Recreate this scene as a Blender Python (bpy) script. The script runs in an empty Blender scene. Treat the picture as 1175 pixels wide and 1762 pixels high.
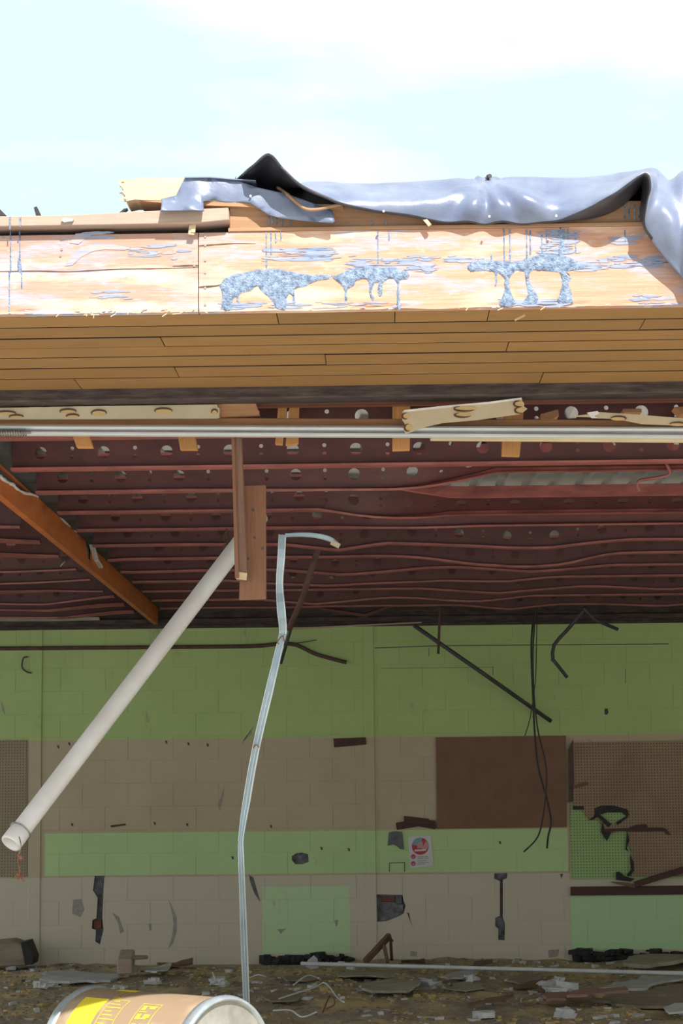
import bpy, bmesh, math, random
from mathutils import Vector, Matrix, noise
from mathutils.geometry import delaunay_2d_cdt
random.seed(7)
S = bpy.context.scene
COL = S.collection
R = math.radians
# ------------------------------------------------------------------ camera
FPX, W, H = 3500.0, 1175, 1762
EYE = Vector((0, 0, 1.64))
cd = bpy.data.cameras.new('camera'); cam = bpy.data.objects.new('camera', cd); COL.objects.link(cam)
cd.sensor_fit = 'VERTICAL'; cd.sensor_height = 36.0; cd.lens = FPX * 36.0 / H
cd.clip_end = 500
CM = Matrix.Rotation(R(1.05), 3, 'Z') @ Matrix.Rotation(R(90 + 7.31), 3, 'X') @ Matrix.Rotation(R(-0.585), 3, 'Z')
cam.matrix_world = Matrix.Translation(EYE) @ CM.to_4x4()
S.camera = cam
# ------------------------------------------------------------------ sky, sun, exposure
w = bpy.data.worlds.new('sky'); S.world = w; w.use_nodes = True
nt = w.node_tree; nt.nodes.clear()
tc = nt.nodes.new('ShaderNodeTexCoord'); mp = nt.nodes.new('ShaderNodeMapping')
mp.inputs['Scale'].default_value = (1.0, 1.0, 3.0); mp.inputs['Location'].default_value = (0.35, 0.2, 0.1)
nz = nt.nodes.new('ShaderNodeTexNoise'); nz.inputs['Scale'].default_value = 3.2; nz.inputs['Detail'].default_value = 7
rp = nt.nodes.new('ShaderNodeValToRGB')
rp.color_ramp.elements[0].position = 0.40; rp.color_ramp.elements[0].color = (0.70, 0.87, 0.91, 1)
rp.color_ramp.elements[1].position = 0.60; rp.color_ramp.elements[1].color = (1.25, 1.25, 1.25, 1)
bg = nt.nodes.new('ShaderNodeBackground'); bg.inputs['Strength'].default_value = 1.0
ow = nt.nodes.new('ShaderNodeOutputWorld')
for a, b in ((tc.outputs['Generated'], mp.inputs[0]), (mp.outputs[0], nz.inputs['Vector']), (nz.outputs[0], rp.inputs[0]),
             (rp.outputs[0], bg.inputs[0]), (bg.outputs[0], ow.inputs[0])): nt.links.new(a, b)
sd = bpy.data.lights.new('sun', 'SUN'); sun = bpy.data.objects.new('sun', sd); COL.objects.link(sun)
sd.energy = 7.7; sd.angle = R(0.53); sd.color = (1.0, 0.96, 0.91)
SE, SA = R(45), R(20)
sun.rotation_euler = Vector((math.cos(SE) * math.sin(SA), -math.cos(SE) * math.cos(SA), math.sin(SE))).to_track_quat('Z', 'Y').to_euler()
sun.location = (4, -8, 9)
S.view_settings.view_transform = 'Standard'; S.view_settings.look = 'None'
S.view_settings.gamma = 1; S.view_settings.use_curve_mapping = False
S.view_settings.exposure = 0.22

# ------------------------------------------------------------------ helpers
def ray(px, py): return CM @ Vector(((px - W / 2) / FPX, (H / 2 - py) / FPX, -1))
def at(px, py, Y):
    d = ray(px, py); return EYE + d * ((Y - EYE.y) / d.y)
def atX(px, py, X):
    d = ray(px, py); return EYE + d * ((X - EYE.x) / d.x)
def atZ(px, py, z):
    d = ray(px, py); return EYE + d * ((z - EYE.z) / d.z)
V = Vector

class MB:
    def __init__(s): s.v = []; s.f = []
    def add(s, vs, fs):
        n = len(s.v); s.v += [V(p) for p in vs]; s.f += [tuple(i + n for i in f) for f in fs]
    def box(s, lo, hi):
        x0, y0, z0 = lo; x1, y1, z1 = hi
        s.add([(x0,y0,z0),(x1,y0,z0),(x1,y1,z0),(x0,y1,z0),(x0,y0,z1),(x1,y0,z1),(x1,y1,z1),(x0,y1,z1)],
              [(0,3,2,1),(4,5,6,7),(0,1,5,4),(1,2,6,5),(2,3,7,6),(3,0,4,7)])
    def bar(s, p0, p1, w, t, up=(0, 0, 1)):
        p0, p1 = V(p0), V(p1); d = (p1 - p0).normalized(); side = d.cross(V(up)).normalized(); u = side.cross(d)
        q = []
        for p in (p0, p1):
            for a, b in ((-1,-1),(1,-1),(1,1),(-1,1)): q.append(p + side * a * t / 2 + u * b * w / 2)
        s.add(q, [(3,2,1,0),(4,5,6,7),(0,1,5,4),(1,2,6,5),(2,3,7,6),(3,0,4,7)])
    def tube(s, pts, r, n=10, cap=True):
        pts = [V(p) for p in pts]; rs = r if isinstance(r, (list, tuple)) else [r] * len(pts)
        ref = None; rings = []
        for i, p in enumerate(pts):
            d = (pts[min(i + 1, len(pts) - 1)] - pts[max(i - 1, 0)]).normalized()
            if ref is None: ref = d.orthogonal().normalized()
            a = (ref - d * ref.dot(d)); a = a.normalized() if a.length > 1e-6 else d.orthogonal().normalized()
            ref = a; b = d.cross(a)
            rings.append([p + (a * math.cos(2*math.pi*k/n) + b * math.sin(2*math.pi*k/n)) * rs[i] for k in range(n)])
        vs = [q for g in rings for q in g]; fs = []
        for i in range(len(pts) - 1):
            for k in range(n): fs.append((i*n+k, i*n+(k+1)%n, (i+1)*n+(k+1)%n, (i+1)*n+k))
        if cap: fs.append(tuple(reversed(range(n)))); fs.append(tuple((len(pts)-1)*n + k for k in range(n)))
        s.add(vs, fs)
    def prism(s, pts, off):
        pts = [V(p) for p in pts]; n = len(pts); off = V(off)
        nrm = V((0, 0, 0))
        for i in range(n): nrm += pts[i].cross(pts[(i+1) % n])
        if nrm.dot(off) > 0: pts.reverse()
        s.add(pts + [p + off for p in pts], [tuple(range(n)), tuple(reversed(range(n, 2*n)))] +
              [(i, i + n, (i+1) % n + n, (i+1) % n) for i in range(n)])
    def chip(s, c, r, rnd=random):
        c = V(c); sx, sy, sz = r * rnd.uniform(.6, 1.5), r * rnd.uniform(.6, 1.5), r * rnd.uniform(.25, .8)
        a = rnd.uniform(0, 6.3); ca, sa = math.cos(a), math.sin(a); q = []
        for z in (-1, 1):
            for x, y in ((-1,-1),(1,-1),(1,1),(-1,1)):
                x *= sx * rnd.uniform(.5, 1); y *= sy * rnd.uniform(.5, 1); zz = z * sz * rnd.uniform(.4, 1)
                q.append(c + V((x*ca - y*sa, x*sa + y*ca, zz)))
        s.add(q, [(0,3,2,1),(4,5,6,7),(0,1,5,4),(1,2,6,5),(2,3,7,6),(3,0,4,7)])
    def center(s):
        lo = V([min(p[i] for p in s.v) for i in range(3)]); hi = V([max(p[i] for p in s.v) for i in range(3)])
        return V(((lo.x + hi.x) / 2, (lo.y + hi.y) / 2, lo.z))
    def obj(s, name, m, parent=None, bev=0.0, smooth=False, origin=None):
        o0 = parent.location.copy() if parent else V((0, 0, 0))
        g = V((0, 0, 0)); p = parent
        while p: g += p.location; p = p.parent
        c = V(origin) if origin else s.center()
        me = bpy.data.meshes.new(name); me.from_pydata([q - c for q in s.v], [], s.f); me.update()
        if bev:
            bm = bmesh.new(); bm.from_mesh(me)
            es = [e for e in bm.edges if len(e.link_faces) == 2 and e.calc_face_angle(0) > 0.6]
            bmesh.ops.bevel(bm, geom=es, offset=bev, segments=1, affect='EDGES', clamp_overlap=True); bm.to_mesh(me); bm.free()
        if smooth: me.polygons.foreach_set('use_smooth', [True] * len(me.polygons))
        if isinstance(m, (list, tuple)):
            for k in m: me.materials.append(k)
        elif m: me.materials.append(m)
        o = bpy.data.objects.new(name, me); COL.objects.link(o)
        if parent: o.parent = parent
        o.location = c - g
        return o

def tag(o, label, cat, group=None, kind=None):
    o['label'] = label; o['category'] = cat
    if group: o['group'] = group
    if kind: o['kind'] = kind
    return o
def thing(name, loc, label, cat, group=None):
    o = bpy.data.objects.new(name, None); COL.objects.link(o); o.location = V(loc); o.empty_display_size = .1
    return tag(o, label, cat, group)
def struct(o): o['kind'] = 'structure'; return o
def plate(pts, Y, t, toX=None):
    mb = MB(); mb.prism([at(x, y, Y) for x, y in pts], (0, t, 0)); return mb
def jag(p0, p1, n, amp, rnd):
    out = []
    for i in range(1, n):
        t = i / n; out.append((p0[0] + (p1[0]-p0[0])*t + rnd.uniform(-amp, amp), p0[1] + (p1[1]-p0[1])*t + rnd.uniform(-amp, amp)))
    return out
def crom(p, t):
    n = len(p) - 1; i = min(int(t), n - 1); f = t - i
    a, b, c, d = p[max(i-1, 0)], p[i], p[i+1], p[min(i+2, n)]
    return .5 * ((2*b) + (c - a)*f + (2*a - 5*b + 4*c - d)*f*f + (3*b - a - 3*c + d)*f**3)
def spline(pts, k=6):
    pts = [V(p) for p in pts]; return [crom(pts, i / k) for i in range((len(pts) - 1) * k + 1)]
def inpoly(p, poly):
    c = False; n = len(poly)
    for i in range(n):
        a, b = poly[i], poly[i-1]
        if (a[1] > p[1]) != (b[1] > p[1]) and p[0] < (b[0]-a[0])*(p[1]-a[1])/(b[1]-a[1]) + a[0]: c = not c
    return c
def cdt(outer, holes=(), inner=()):
    vs, es = [], []
    for poly in [outer] + list(holes):
        n = len(vs); vs += [V(p[:2]) for p in poly]; es += [(n + i, n + (i+1) % len(poly)) for i in range(len(poly))]
    vs += [V(p) for p in inner]
    r = delaunay_2d_cdt(vs, es, [], 0, 1e-6)
    ov, tri = r[0], []
    for f in r[2]:
        c = sum((ov[i] for i in f), V((0, 0))) / len(f)
        if inpoly(c, outer) and not any(inpoly(c, h) for h in holes): tri.append(tuple(f))
    return ov, tri

# ------------------------------------------------------------------ materials
def newmat(name):
    m = bpy.data.materials.new(name); m.use_nodes = True; return m, m.node_tree, m.node_tree.nodes['Principled BSDF']
def N(nt, t, **kw):
    n = nt.nodes.new('ShaderNode' + t)
    for k, v in kw.items():
        if k in n.inputs: n.inputs[k].default_value = v
        else: setattr(n, k, v)
    return n
def mth(nt, op, a, b=None):
    n = nt.nodes.new('ShaderNodeMath'); n.operation = op
    for i, q in enumerate((a, b)):
        if q is None: continue
        if isinstance(q, (int, float)): n.inputs[i].default_value = q
        else: nt.links.new(q, n.inputs[i])
    return n.outputs[0]
def mixc(nt, f, a, b):
    n = nt.nodes.new('ShaderNodeMix'); n.data_type = 'RGBA'
    for i, q in ((0, f), (6, a), (7, b)):
        if isinstance(q, (int, float)): n.inputs[i].default_value = q
        elif isinstance(q, tuple): n.inputs[i].default_value = (*q[:3], 1)
        else: nt.links.new(q, n.inputs[i])
    return n.outputs[2]
def ramp(nt, src, p0, p1, c0=(0,0,0), c1=(1,1,1)):
    n = nt.nodes.new('ShaderNodeValToRGB'); e = n.color_ramp.elements
    e[0].position = p0; e[0].color = (*c0, 1); e[1].position = p1; e[1].color = (*c1, 1)
    nt.links.new(src, n.inputs[0]); return n.outputs[0]
def coords(nt, kind='Object', scale=(1,1,1)):
    if kind == 'World': o = N(nt, 'NewGeometry').outputs['Position']
    else: o = N(nt, 'TexCoord').outputs[kind]
    m = N(nt, 'Mapping'); m.inputs['Scale'].default_value = scale; nt.links.new(o, m.inputs[0]); return m.outputs[0]
def nse(nt, vec, scale, detail=5, rough=.6):
    n = N(nt, 'TexNoise', Scale=scale, Detail=detail, Roughness=rough); nt.links.new(vec, n.inputs['Vector']); return n.outputs[0]
def bump(nt, b, h, strength, dist=.01):
    n = N(nt, 'Bump', Strength=strength, Distance=dist); nt.links.new(h, n.inputs['Height']); nt.links.new(n.outputs[0], b.inputs['Normal'])
def plain(name, c1, c2=None, scale=6, stretch=(1,1,1), rough=.7, bmp=.3, metal=0.0, p=(.35,.65), rnd=0.0, kind='Object', bs=3, spec=.5):
    m, nt, b = newmat(name)
    c2 = c2 or tuple(x * .7 for x in c1)
    v = coords(nt, kind, stretch); n = nse(nt, v, scale)
    c = ramp(nt, n, p[0], p[1], c2, c1)
    if rnd:
        oi = N(nt, 'ObjectInfo'); h = N(nt, 'HueSaturation'); nt.links.new(c, h.inputs['Color'])
        nt.links.new(mth(nt, 'MULTIPLY_ADD', oi.outputs['Random'], rnd), h.inputs['Value'])
        h.inputs['Value'].links[0].from_node.inputs[2].default_value = 1 - rnd / 2; c = h.outputs[0]
    nt.links.new(c, b.inputs['Base Color']); b.inputs['Roughness'].default_value = rough; b.inputs['Metallic'].default_value = metal
    b.inputs['Specular IOR Level'].default_value = spec
    if bmp: bump(nt, b, nse(nt, v, scale * bs), bmp, .004)
    return m
def wood(name, c1, c2, axis='x', rough=.7, rnd=.25, scale=2.2, stain=None):
    st = {'x': (1, 14, 14), 'y': (14, 1, 14), 'z': (14, 14, 1)}[axis]
    m, nt, b = newmat(name); v = coords(nt, 'Object', st)
    g = nse(nt, v, scale * 3, 6, .7); blot = nse(nt, coords(nt, 'Object', tuple(1 + (s - 1) * .2 for s in st)), scale, 4)
    c = mixc(nt, ramp(nt, g, .3, .7), c2, c1)
    c = mixc(nt, ramp(nt, blot, .45, .75), c, tuple(x * .75 for x in c1))
    if stain: c = mixc(nt, ramp(nt, nse(nt, coords(nt, 'World', (1, 1, 1)), 3.2, 6, .7), .52, .7), c, stain)
    oi = N(nt, 'ObjectInfo'); h = N(nt, 'HueSaturation'); nt.links.new(c, h.inputs['Color'])
    k = N(nt, 'MapRange'); nt.links.new(oi.outputs['Random'], k.inputs[0]); k.inputs[3].default_value = 1 - rnd / 2; k.inputs[4].default_value = 1 + rnd / 2
    nt.links.new(k.outputs[0], h.inputs['Value']); nt.links.new(h.outputs[0], b.inputs['Base Color'])
    b.inputs['Roughness'].default_value = rough; bump(nt, b, g, .35, .003); return m

M = {}
M['amber'] = wood('varnished_amber_wood', (.325, .178, .058), (.225, .114, .034), 'x', .6, .22, 1.6)
M['amber_edge'] = plain('dark_board_edge', (.05, .03, .015), (.025, .015, .008), 9, rough=.9)  # dark side faces that mark the seams between soffit boards
M['nailer'] = wood('raw_brown_wood', (.42, .24, .13), (.27, .14, .07), 'x', .8, .2, 2, (.28, .2, .16))
M['pale'] = wood('pale_split_wood', (.60, .47, .31), (.44, .31, .17), 'x', .8, .1)
M['grey_wood'] = wood('weathered_wood', (.46, .33, .25), (.29, .215, .17), 'x', .8, .2, 2, (.36, .33, .33))
M['dark_trim'] = plain('weathered_dark_paint', (.095, .075, .066), (.035, .021, .02), 8, (1, 6, 6), .8, .5, p=(.4, .75))
M['orange_wood'] = wood('orange_pine', (.55, .27, .09), (.38, .17, .05), 'z', .75, .2)
M['orange_wood_x'] = wood('orange_pine_long', (.46, .24, .11), (.3, .15, .07), 'x', .75, .2)
M['red_wood'] = wood('red_brown_timber', (.24, .09, .06), (.16, .06, .04), 'x', .75, .2)
M['plank'] = wood('hanging_plank_wood', (.26, .125, .065), (.18, .08, .042), 'z', .75, .15)
M['plank2'] = wood('hanging_stud_wood', (.24, .13, .085), (.13, .07, .048), 'z', .75, .15)
M['cream'] = plain('cream_board', (.53, .455, .31), (.44, .365, .24), 3, (1, 1, 1), .75, .15)
M['tear'] = plain('torn_tan_core', (.56, .41, .2), (.5, .35, .16), 9, rough=.9)
M['tear_dark'] = plain('torn_dark_rim', (.12, .06, .03), (.07, .04, .02), 9, rough=.9)
M['white_paper'] = plain('torn_white_paper', (.75, .73, .7), (.6, .58, .55), 12, rough=.9)
M['white_track'] = plain('white_enamel', (.55, .57, .57), (.46, .48, .48), 4, (1, 6, 6), .4, .05)
M['track_groove'] = plain('grey_track_groove', (.26, .27, .28), (.2, .2, .21), 8, rough=.7)  # groove strip coloured darker than the white rails
M['cream_wood'] = wood('cream_wood_strip', (.6, .48, .3), (.48, .36, .2), 'x', .7, .1)
M['spring'] = plain('grey_spring_steel', (.35, .33, .3), (.2, .18, .16), 20, rough=.45, metal=.8)
M['red_steel'] = plain('red_primer_shaded', (.10, .03, .028), (.062, .019, .019), 5, (1, 2, 2), .6, .15, p=(.3, .7), rnd=.3, kind='World')  # web copy of the primer, colour darkened for its shade
M['red_flange'] = plain('red_primer_lit', (.33, .105, .09), (.17, .05, .043), 6, (1, 3, 3), .5, .15, p=(.3, .65), rnd=.2, kind='World')  # flange copy of the same primer, colour lightened as if lit
M['deck'] = plain('pale_grey_roof_deck', (.62, .64, .67), (.5, .53, .56), 3, rough=.6, metal=.0, bmp=.05)
M['roof'] = plain('roof_felt', (.12, .12, .13), (.08, .08, .09), 4, rough=.85)
M['pvc'] = plain('white_pvc', (.80, .80, .80), (.70, .69, .67), 5, rough=.4, bmp=.06)
M['pvc_in'] = plain('white_pvc_rim', (.82, .82, .82), (.7, .7, .7), 8, rough=.4, bmp=.1)
M['alu'] = plain('pale_galvanised_strip', (.44, .56, .63), (.33, .45, .52), 7, rough=.4, metal=.25, bmp=.1)
M['alu_edge'] = plain('bright_strip_edge', (.60, .68, .72), (.48, .56, .6), 9, rough=.35, metal=.3, bmp=.05)
M['wire'] = plain('copper_wire', (.35, .15, .08), (.2, .09, .05), 20, rough=.5, metal=.5)
M['steel_wire'] = plain('steel_wire', (.4, .39, .37), (.25, .24, .23), 20, rough=.4, metal=.7)
M['black'] = plain('black_rubber', (.03, .03, .03), (.015, .015, .015), 20, rough=.6)
M['rust'] = plain('rusty_rod', (.12, .06, .045), (.06, .035, .03), 12, rough=.8)
M['dark_steel'] = plain('dark_steel', (.07, .07, .075), (.04, .04, .045), 12, rough=.6)
M['beam_orange'] = plain('orange_painted_ply', (.56, .16, .035), (.42, .11, .025), 4, (1, 1, 3), .6, .1, kind='World')
M['beam_grey'] = plain('grey_beam_adhesive', (.08, .085, .09), (.045, .045, .05), 6, rough=.8, kind='World')
M['hardboard'] = plain('brown_hardboard', (.21, .105, .064), (.175, .083, .05), 5, rough=.75, bmp=.1)
M['brownboard'] = plain('dark_brown_board', (.075, .028, .02), (.05, .02, .015), 6, (1, 4, 4), .7, .2)
M['cavity'] = plain('broken_masonry', (.23, .23, .24), (.1, .1, .105), 18, rough=.95, bmp=.8, kind='World')
M['brick_red'] = plain('red_brick', (.22, .08, .05), (.12, .05, .04), 20, rough=.9)
M['tar_clump'] = plain('black_tar_and_gap_shade', (.02, .02, .02), (.01, .01, .01), 14, rough=.7, bmp=.8)
M['scuff'] = plain('dark_scuff', (.36, .33, .285), (.26, .24, .21), 30, rough=.9)
M['grey_patch'] = plain('grey_plaster_patch', (.16, .165, .17), (.09, .09, .095), 14, rough=.9)
M['paper'] = plain('white_poster_paper', (.62, .6, .62), (.56, .54, .56), 4, rough=.8, bmp=.05)
M['ink_red'] = plain('red_print', (.5, .06, .07), (.44, .05, .06), 6, rough=.8, bmp=0)
M['ink_teal'] = plain('teal_print', (.2, .36, .38), (.16, .3, .33), 6, rough=.8, bmp=0)
M['ink_pink'] = plain('pink_print', (.55, .3, .3), (.5, .26, .26), 6, rough=.8, bmp=0)
M['ink_grey'] = plain('grey_print', (.3, .3, .33), (.25, .25, .28), 6, rough=.8, bmp=0)
M['kraft'] = plain('brown_fibreboard', (.40, .315, .215), (.27, .19, .12), 2.2, rough=.65, bmp=.08, p=(.45, .6))
M['yellow'] = plain('yellow_label', (.78, .62, .03), (.7, .55, .03), 4, rough=.6, bmp=.02)
M['yellow_ink'] = plain('yellow_print', (.58, .42, .05), (.5, .35, .05), 8, rough=.6, bmp=0)
M['ring'] = plain('galvanised_ring', (.48, .55, .60), (.34, .4, .43), 9, rough=.35, metal=.6, bmp=.1)
M['lid'] = plain('clouded_steel_lid', (.45, .44, .39), (.24, .24, .22), 5, rough=.45, metal=.5, bmp=.2)
M['drywall'] = plain('grey_drywall', (.48, .48, .49), (.37, .36, .36), 6, rough=.9)
M['drywall_w'] = plain('white_plaster', (.62, .62, .62), (.46, .46, .45), 10, rough=.9)
M['ply'] = plain('dirty_plywood', (.29, .24, .18), (.19, .155, .11), 4, (1, 4, 4), .9, .3)
M['green_board'] = plain('grey_green_board', (.36, .34, .26), (.24, .225, .17), 4, (1, 4, 4), .9, .3)
M['pink_wood'] = wood('pinkish_plank', (.34, .2, .16), (.24, .13, .1), 'x', .85, .1)
M['old_wood'] = wood('old_brown_wood', (.2, .115, .07), (.12, .07, .045), 'x', .85, .2)
M['chip_w'] = plain('white_rubble', (.55, .55, .55), (.4, .4, .39), 10, rough=.95)
M['chip_y'] = plain('yellow_insulation', (.52, .38, .16), (.38, .28, .12), 14, rough=1, bmp=.8)
M['chip_b'] = plain('brown_rubble', (.3, .235, .17), (.18, .145, .11), 12, rough=1)
M['concrete'] = plain('concrete_pavement', (.5, .48, .45), (.42, .4, .37), 1.5, rough=.9, bmp=.2, kind='World')
M['white_tube'] = plain('white_plastic_tube', (.62, .64, .64), (.52, .53, .53), 6, rough=.4)

# membrane: dark rubber that shines
m, nt, b = newmat('grey_roof_membrane'); v = coords(nt, 'World'); n1 = nse(nt, v, 5, 6)
nt.links.new(ramp(nt, n1, .35, .7, (.095, .12, .195), (.18, .21, .29)), b.inputs['Base Color'])
b.inputs['Roughness'].default_value = .37; b.inputs['Specular IOR Level'].default_value = .8
bump(nt, b, nse(nt, v, 14, 4), .25, .01); M['membrane'] = m
m, nt, b = newmat('black_roof_membrane_back'); v = coords(nt, 'World')
nt.links.new(ramp(nt, nse(nt, v, 9, 6), .35, .7, (.02, .021, .028), (.045, .045, .055)), b.inputs['Base Color'])
b.inputs['Roughness'].default_value = .4; M['membrane_dark'] = m
# tar: glossy blistered
m, nt, b = newmat('blistered_tar'); v = coords(nt, 'World'); n1 = nse(nt, v, 60, 6)
nt.links.new(ramp(nt, n1, .35, .75, (.10, .145, .23), (.34, .43, .56)), b.inputs['Base Color'])
b.inputs['Roughness'].default_value = .3; bump(nt, b, nse(nt, v, 160, 3), 1.0, .01); M['tar'] = m
# fascia wood: sun bleached fir with blue-grey brushings and bruised ends
xj0 = at(341.5, 470, 6.65).x
def fascia_mat(name, c1, c2):
    m, nt, b = newmat(name); v = coords(nt, 'World', (1, 1, 22)); g = nse(nt, v, 7, 7, .7)
    big = nse(nt, coords(nt, 'World', (.6, 1, 3)), 3.0, 4)
    c = mixc(nt, ramp(nt, g, .3, .72), c2, c1)
    c = mixc(nt, ramp(nt, big, .5, .68), c, (.68, .50, .37))
    c = mixc(nt, ramp(nt, nse(nt, coords(nt, 'World', (1.4, 1, 5)), 3.7, 5, .7), .56, .7), c, (.47, .235, .15))
    blue = mth(nt, 'MULTIPLY', ramp(nt, nse(nt, coords(nt, 'World', (2.0, 1, 9)), 2.3, 5, .65), .49, .6), ramp(nt, nse(nt, coords(nt, 'World', (2, 1, 60)), 9, 3), .40, .55))
    c = mixc(nt, mth(nt, 'MULTIPLY', blue, .8), c, (.27, .33, .45))
    wht = mth(nt, 'MULTIPLY', ramp(nt, nse(nt, coords(nt, 'World', (2.5, 1, 7)), 4.1, 5, .7), .6, .7), ramp(nt, nse(nt, coords(nt, 'World', (3, 1, 50)), 8, 3), .42, .58))
    c = mixc(nt, mth(nt, 'MULTIPLY', wht, .45), c, (.78, .72, .66))
    oc = N(nt, 'SeparateXYZ'); nt.links.new(N(nt, 'NewGeometry').outputs['Position'], oc.inputs[0])
    dk = mth(nt, 'MULTIPLY', mth(nt, 'LESS_THAN', mth(nt, 'ABSOLUTE', mth(nt, 'SUBTRACT', mth(nt, 'ADD', oc.outputs[0], mth(nt, 'MULTIPLY', g, .05)), xj0 + .03)), .09), ramp(nt, nse(nt, coords(nt, 'World', (5, 1, 40)), 6, 4), .4, .6))
    c = mixc(nt, mth(nt, 'MULTIPLY', dk, .7), c, (.34, .30, .28))
    nt.links.new(c, b.inputs['Base Color']); b.inputs['Roughness'].default_value = .75; bump(nt, b, g, .5, .004); return m
M['fascia'] = fascia_mat('sun_bleached_fir', (.52, .295, .195), (.42, .21, .13))
M['fascia_l'] = fascia_mat('greyed_fir', (.455, .272, .20), (.36, .195, .145))

# ------------------------------------------------------------------ levels and depths
YW = 18.0; YF = 6.65; YH = 8.0
zs = (at(587, 535, YF).z + at(587, 664, YH).z) / 2       # soffit level
zc = EYE.z + 1.40                                          # joist underside
zdk = EYE.z + 1.61                                         # deck underside
def XBf(y): return -1.80 - .0214 * (y - 9.57)               # right face of the orange beam, running slightly askew

# ------------------------------------------------------------------ ground and floor
g = MB(); g.box((-30, -30, -.2), (30, 8.05, -0.02)); struct(g.obj('floor', M['concrete']))
def fl(x, y):
    n = noise.noise(V((x * .9, y * .9, 1.3))) * .045 + noise.noise(V((x * 3, y * 3, 4))) * .03 + noise.noise(V((x * 9, y * 9, 8))) * .015
    return max(.0, .035 + .075 * max(0, min(1, 11.6 - y)) + n * 1.1 - .03 * max(0, min(1, (y - 16) / 2)))
mb = MB(); nx, ny = 280, 260; X0, X1, Y0, Y1 = -7, 7, 8.05, 18.1
mb.add([(X0 + (X1-X0)*i/nx, Y0 + (Y1-Y0)*j/ny, fl(X0 + (X1-X0)*i/nx, Y0 + (Y1-Y0)*j/ny)) for j in range(ny+1) for i in range(nx+1)],
       [(j*(nx+1)+i, j*(nx+1)+i+1, (j+1)*(nx+1)+i+1, (j+1)*(nx+1)+i) for j in range(ny) for i in range(nx)])
m, nt, b = newmat('debris_covered_floor'); v = coords(nt, 'World'); a = nse(nt, v, 2.2, 8, .7); d = nse(nt, v, 7, 6, .75)
c = mixc(nt, ramp(nt, a, .42, .58), (.30, .25, .185), (.50, .385, .20)); c = mixc(nt, ramp(nt, d, .54, .7), c, (.16, .14, .11))
c = mixc(nt, ramp(nt, nse(nt, v, 19, 4), .62, .72), c, (.38, .34, .26))
nt.links.new(c, b.inputs['Base Color']); b.inputs['Roughness'].default_value = 1; bump(nt, b, d, .8, .03); M['debris'] = m
fo = mb.obj('floor', M['debris'], smooth=True, origin=(0, 13, 0)); struct(fo)

# ------------------------------------------------------------------ back wall
def rect_px(x0, y0, x1, y1, Y=YW):
    a, b_ = at(x0, y0, Y), at(x1, y1, Y); c_, d_ = at(x0, y1, Y), at(x1, y0, Y)
    return (a.x + c_.x)/2, (b_.x + d_.x)/2, (c_.z + b_.z)/2, (a.z + d_.z)/2     # x0,x1,z0,z1
m, nt, b = newmat('painted_block_wall')
pos = N(nt, 'NewGeometry').outputs['Position']; wob = N(nt, 'TexNoise', Scale=14.0, Detail=4.0); nt.links.new(pos, wob.inputs['Vector'])
sx = N(nt, 'SeparateXYZ'); nt.links.new(pos, sx.inputs[0])
px_ = mth(nt, 'ADD', sx.outputs[0], mth(nt, 'MULTIPLY', mth(nt, 'SUBTRACT', wob.outputs[0], .5), .012))
pz_ = mth(nt, 'ADD', sx.outputs[2], mth(nt, 'MULTIPLY', mth(nt, 'SUBTRACT', wob.outputs[0], .5), .012))
def rmask(x0, x1, z0, z1):
    q = mth(nt, 'MULTIPLY', mth(nt, 'GREATER_THAN', px_, x0), mth(nt, 'LESS_THAN', px_, x1))
    return mth(nt, 'MULTIPLY', q, mth(nt, 'MULTIPLY', mth(nt, 'GREATER_THAN', pz_, z0), mth(nt, 'LESS_THAN', pz_, z1)))
v = coords(nt, 'World'); dirt = nse(nt, v, 1.3, 6, .7); fine = nse(nt, v, 45, 4)
beige = mixc(nt, ramp(nt, dirt, .4, .7), (.47, .40, .265), (.42, .345, .225))
lowb = mth(nt, 'LESS_THAN', pz_, rect_px(77, 1505, 975, 1506)[2]); beige = mixc(nt, lowb, beige, (.54, .485, .375))
greenu = mixc(nt, ramp(nt, dirt, .4, .7), (.40, .52, .20), (.355, .47, .18))
greenl = mixc(nt, ramp(nt, dirt, .4, .7), (.45, .61, .29), (.41, .56, .265))
c = mixc(nt, rmask(-9, 9, rect_px(0, 1269, 1175, 1269)[2], 9), beige, greenu)
c = mixc(nt, rmask(*rect_px(77, 1430, 977, 1503)), c, greenl)
c = mixc(nt, rmask(*rect_px(451, 1525, 602, 1640)), c, (.48, .63, .35))
x0, x1, z0, z1 = rect_px(983, 1541, 1175, 1634); c = mixc(nt, rmask(x0, 9, z0, z1), c, (.44, .63, .34))
c = mixc(nt, ramp(nt, nse(nt, coords(nt, 'World', (1, 1, .5)), 3.1, 7, .75), .63, .76), c, (.24, .215, .165))
nt.links.new(c, b.inputs['Base Color']); b.inputs['Roughness'].default_value = .7
bump(nt, b, fine, .12, .004); M['wall'] = m

holes_px = [
 [(163,1507),(180,1507),(178,1530),(176,1580),(178,1600),(172,1625),(164,1620),(165,1600),(158,1598),(159,1583),(166,1580),(168,1545),(160,1532)],
 [(851,1503),(873,1502),(872,1511),(865,1514),(865,1578),(869,1590),(868,1618),(857,1617),(857,1598),(852,1594),(852,1579),(860,1576),(860,1516),(850,1512)],
 [(648,1539),(693,1540),(694,1550),(698,1558),(694,1572),(685,1577),(665,1585),(649,1586)],
 [(502,1473),(510,1468),(520,1467),(530,1470),(531,1483),(520,1487),(508,1487),(502,1480)],
 [(1040,1220),(1045,1219),(1047,1226),(1044,1230),(1040,1229)]]
HOLES = []
for h in holes_px:
    q = [at(x, y, YW) for x, y in h]; q = [(p.x, p.z) for p in q]
    ar = sum(q[i-1][0]*q[i][1] - q[i][0]*q[i-1][1] for i in range(len(q)))
    HOLES.append(q if ar > 0 else q[::-1])
ZT = at(587, 1076, YW).z
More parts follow.
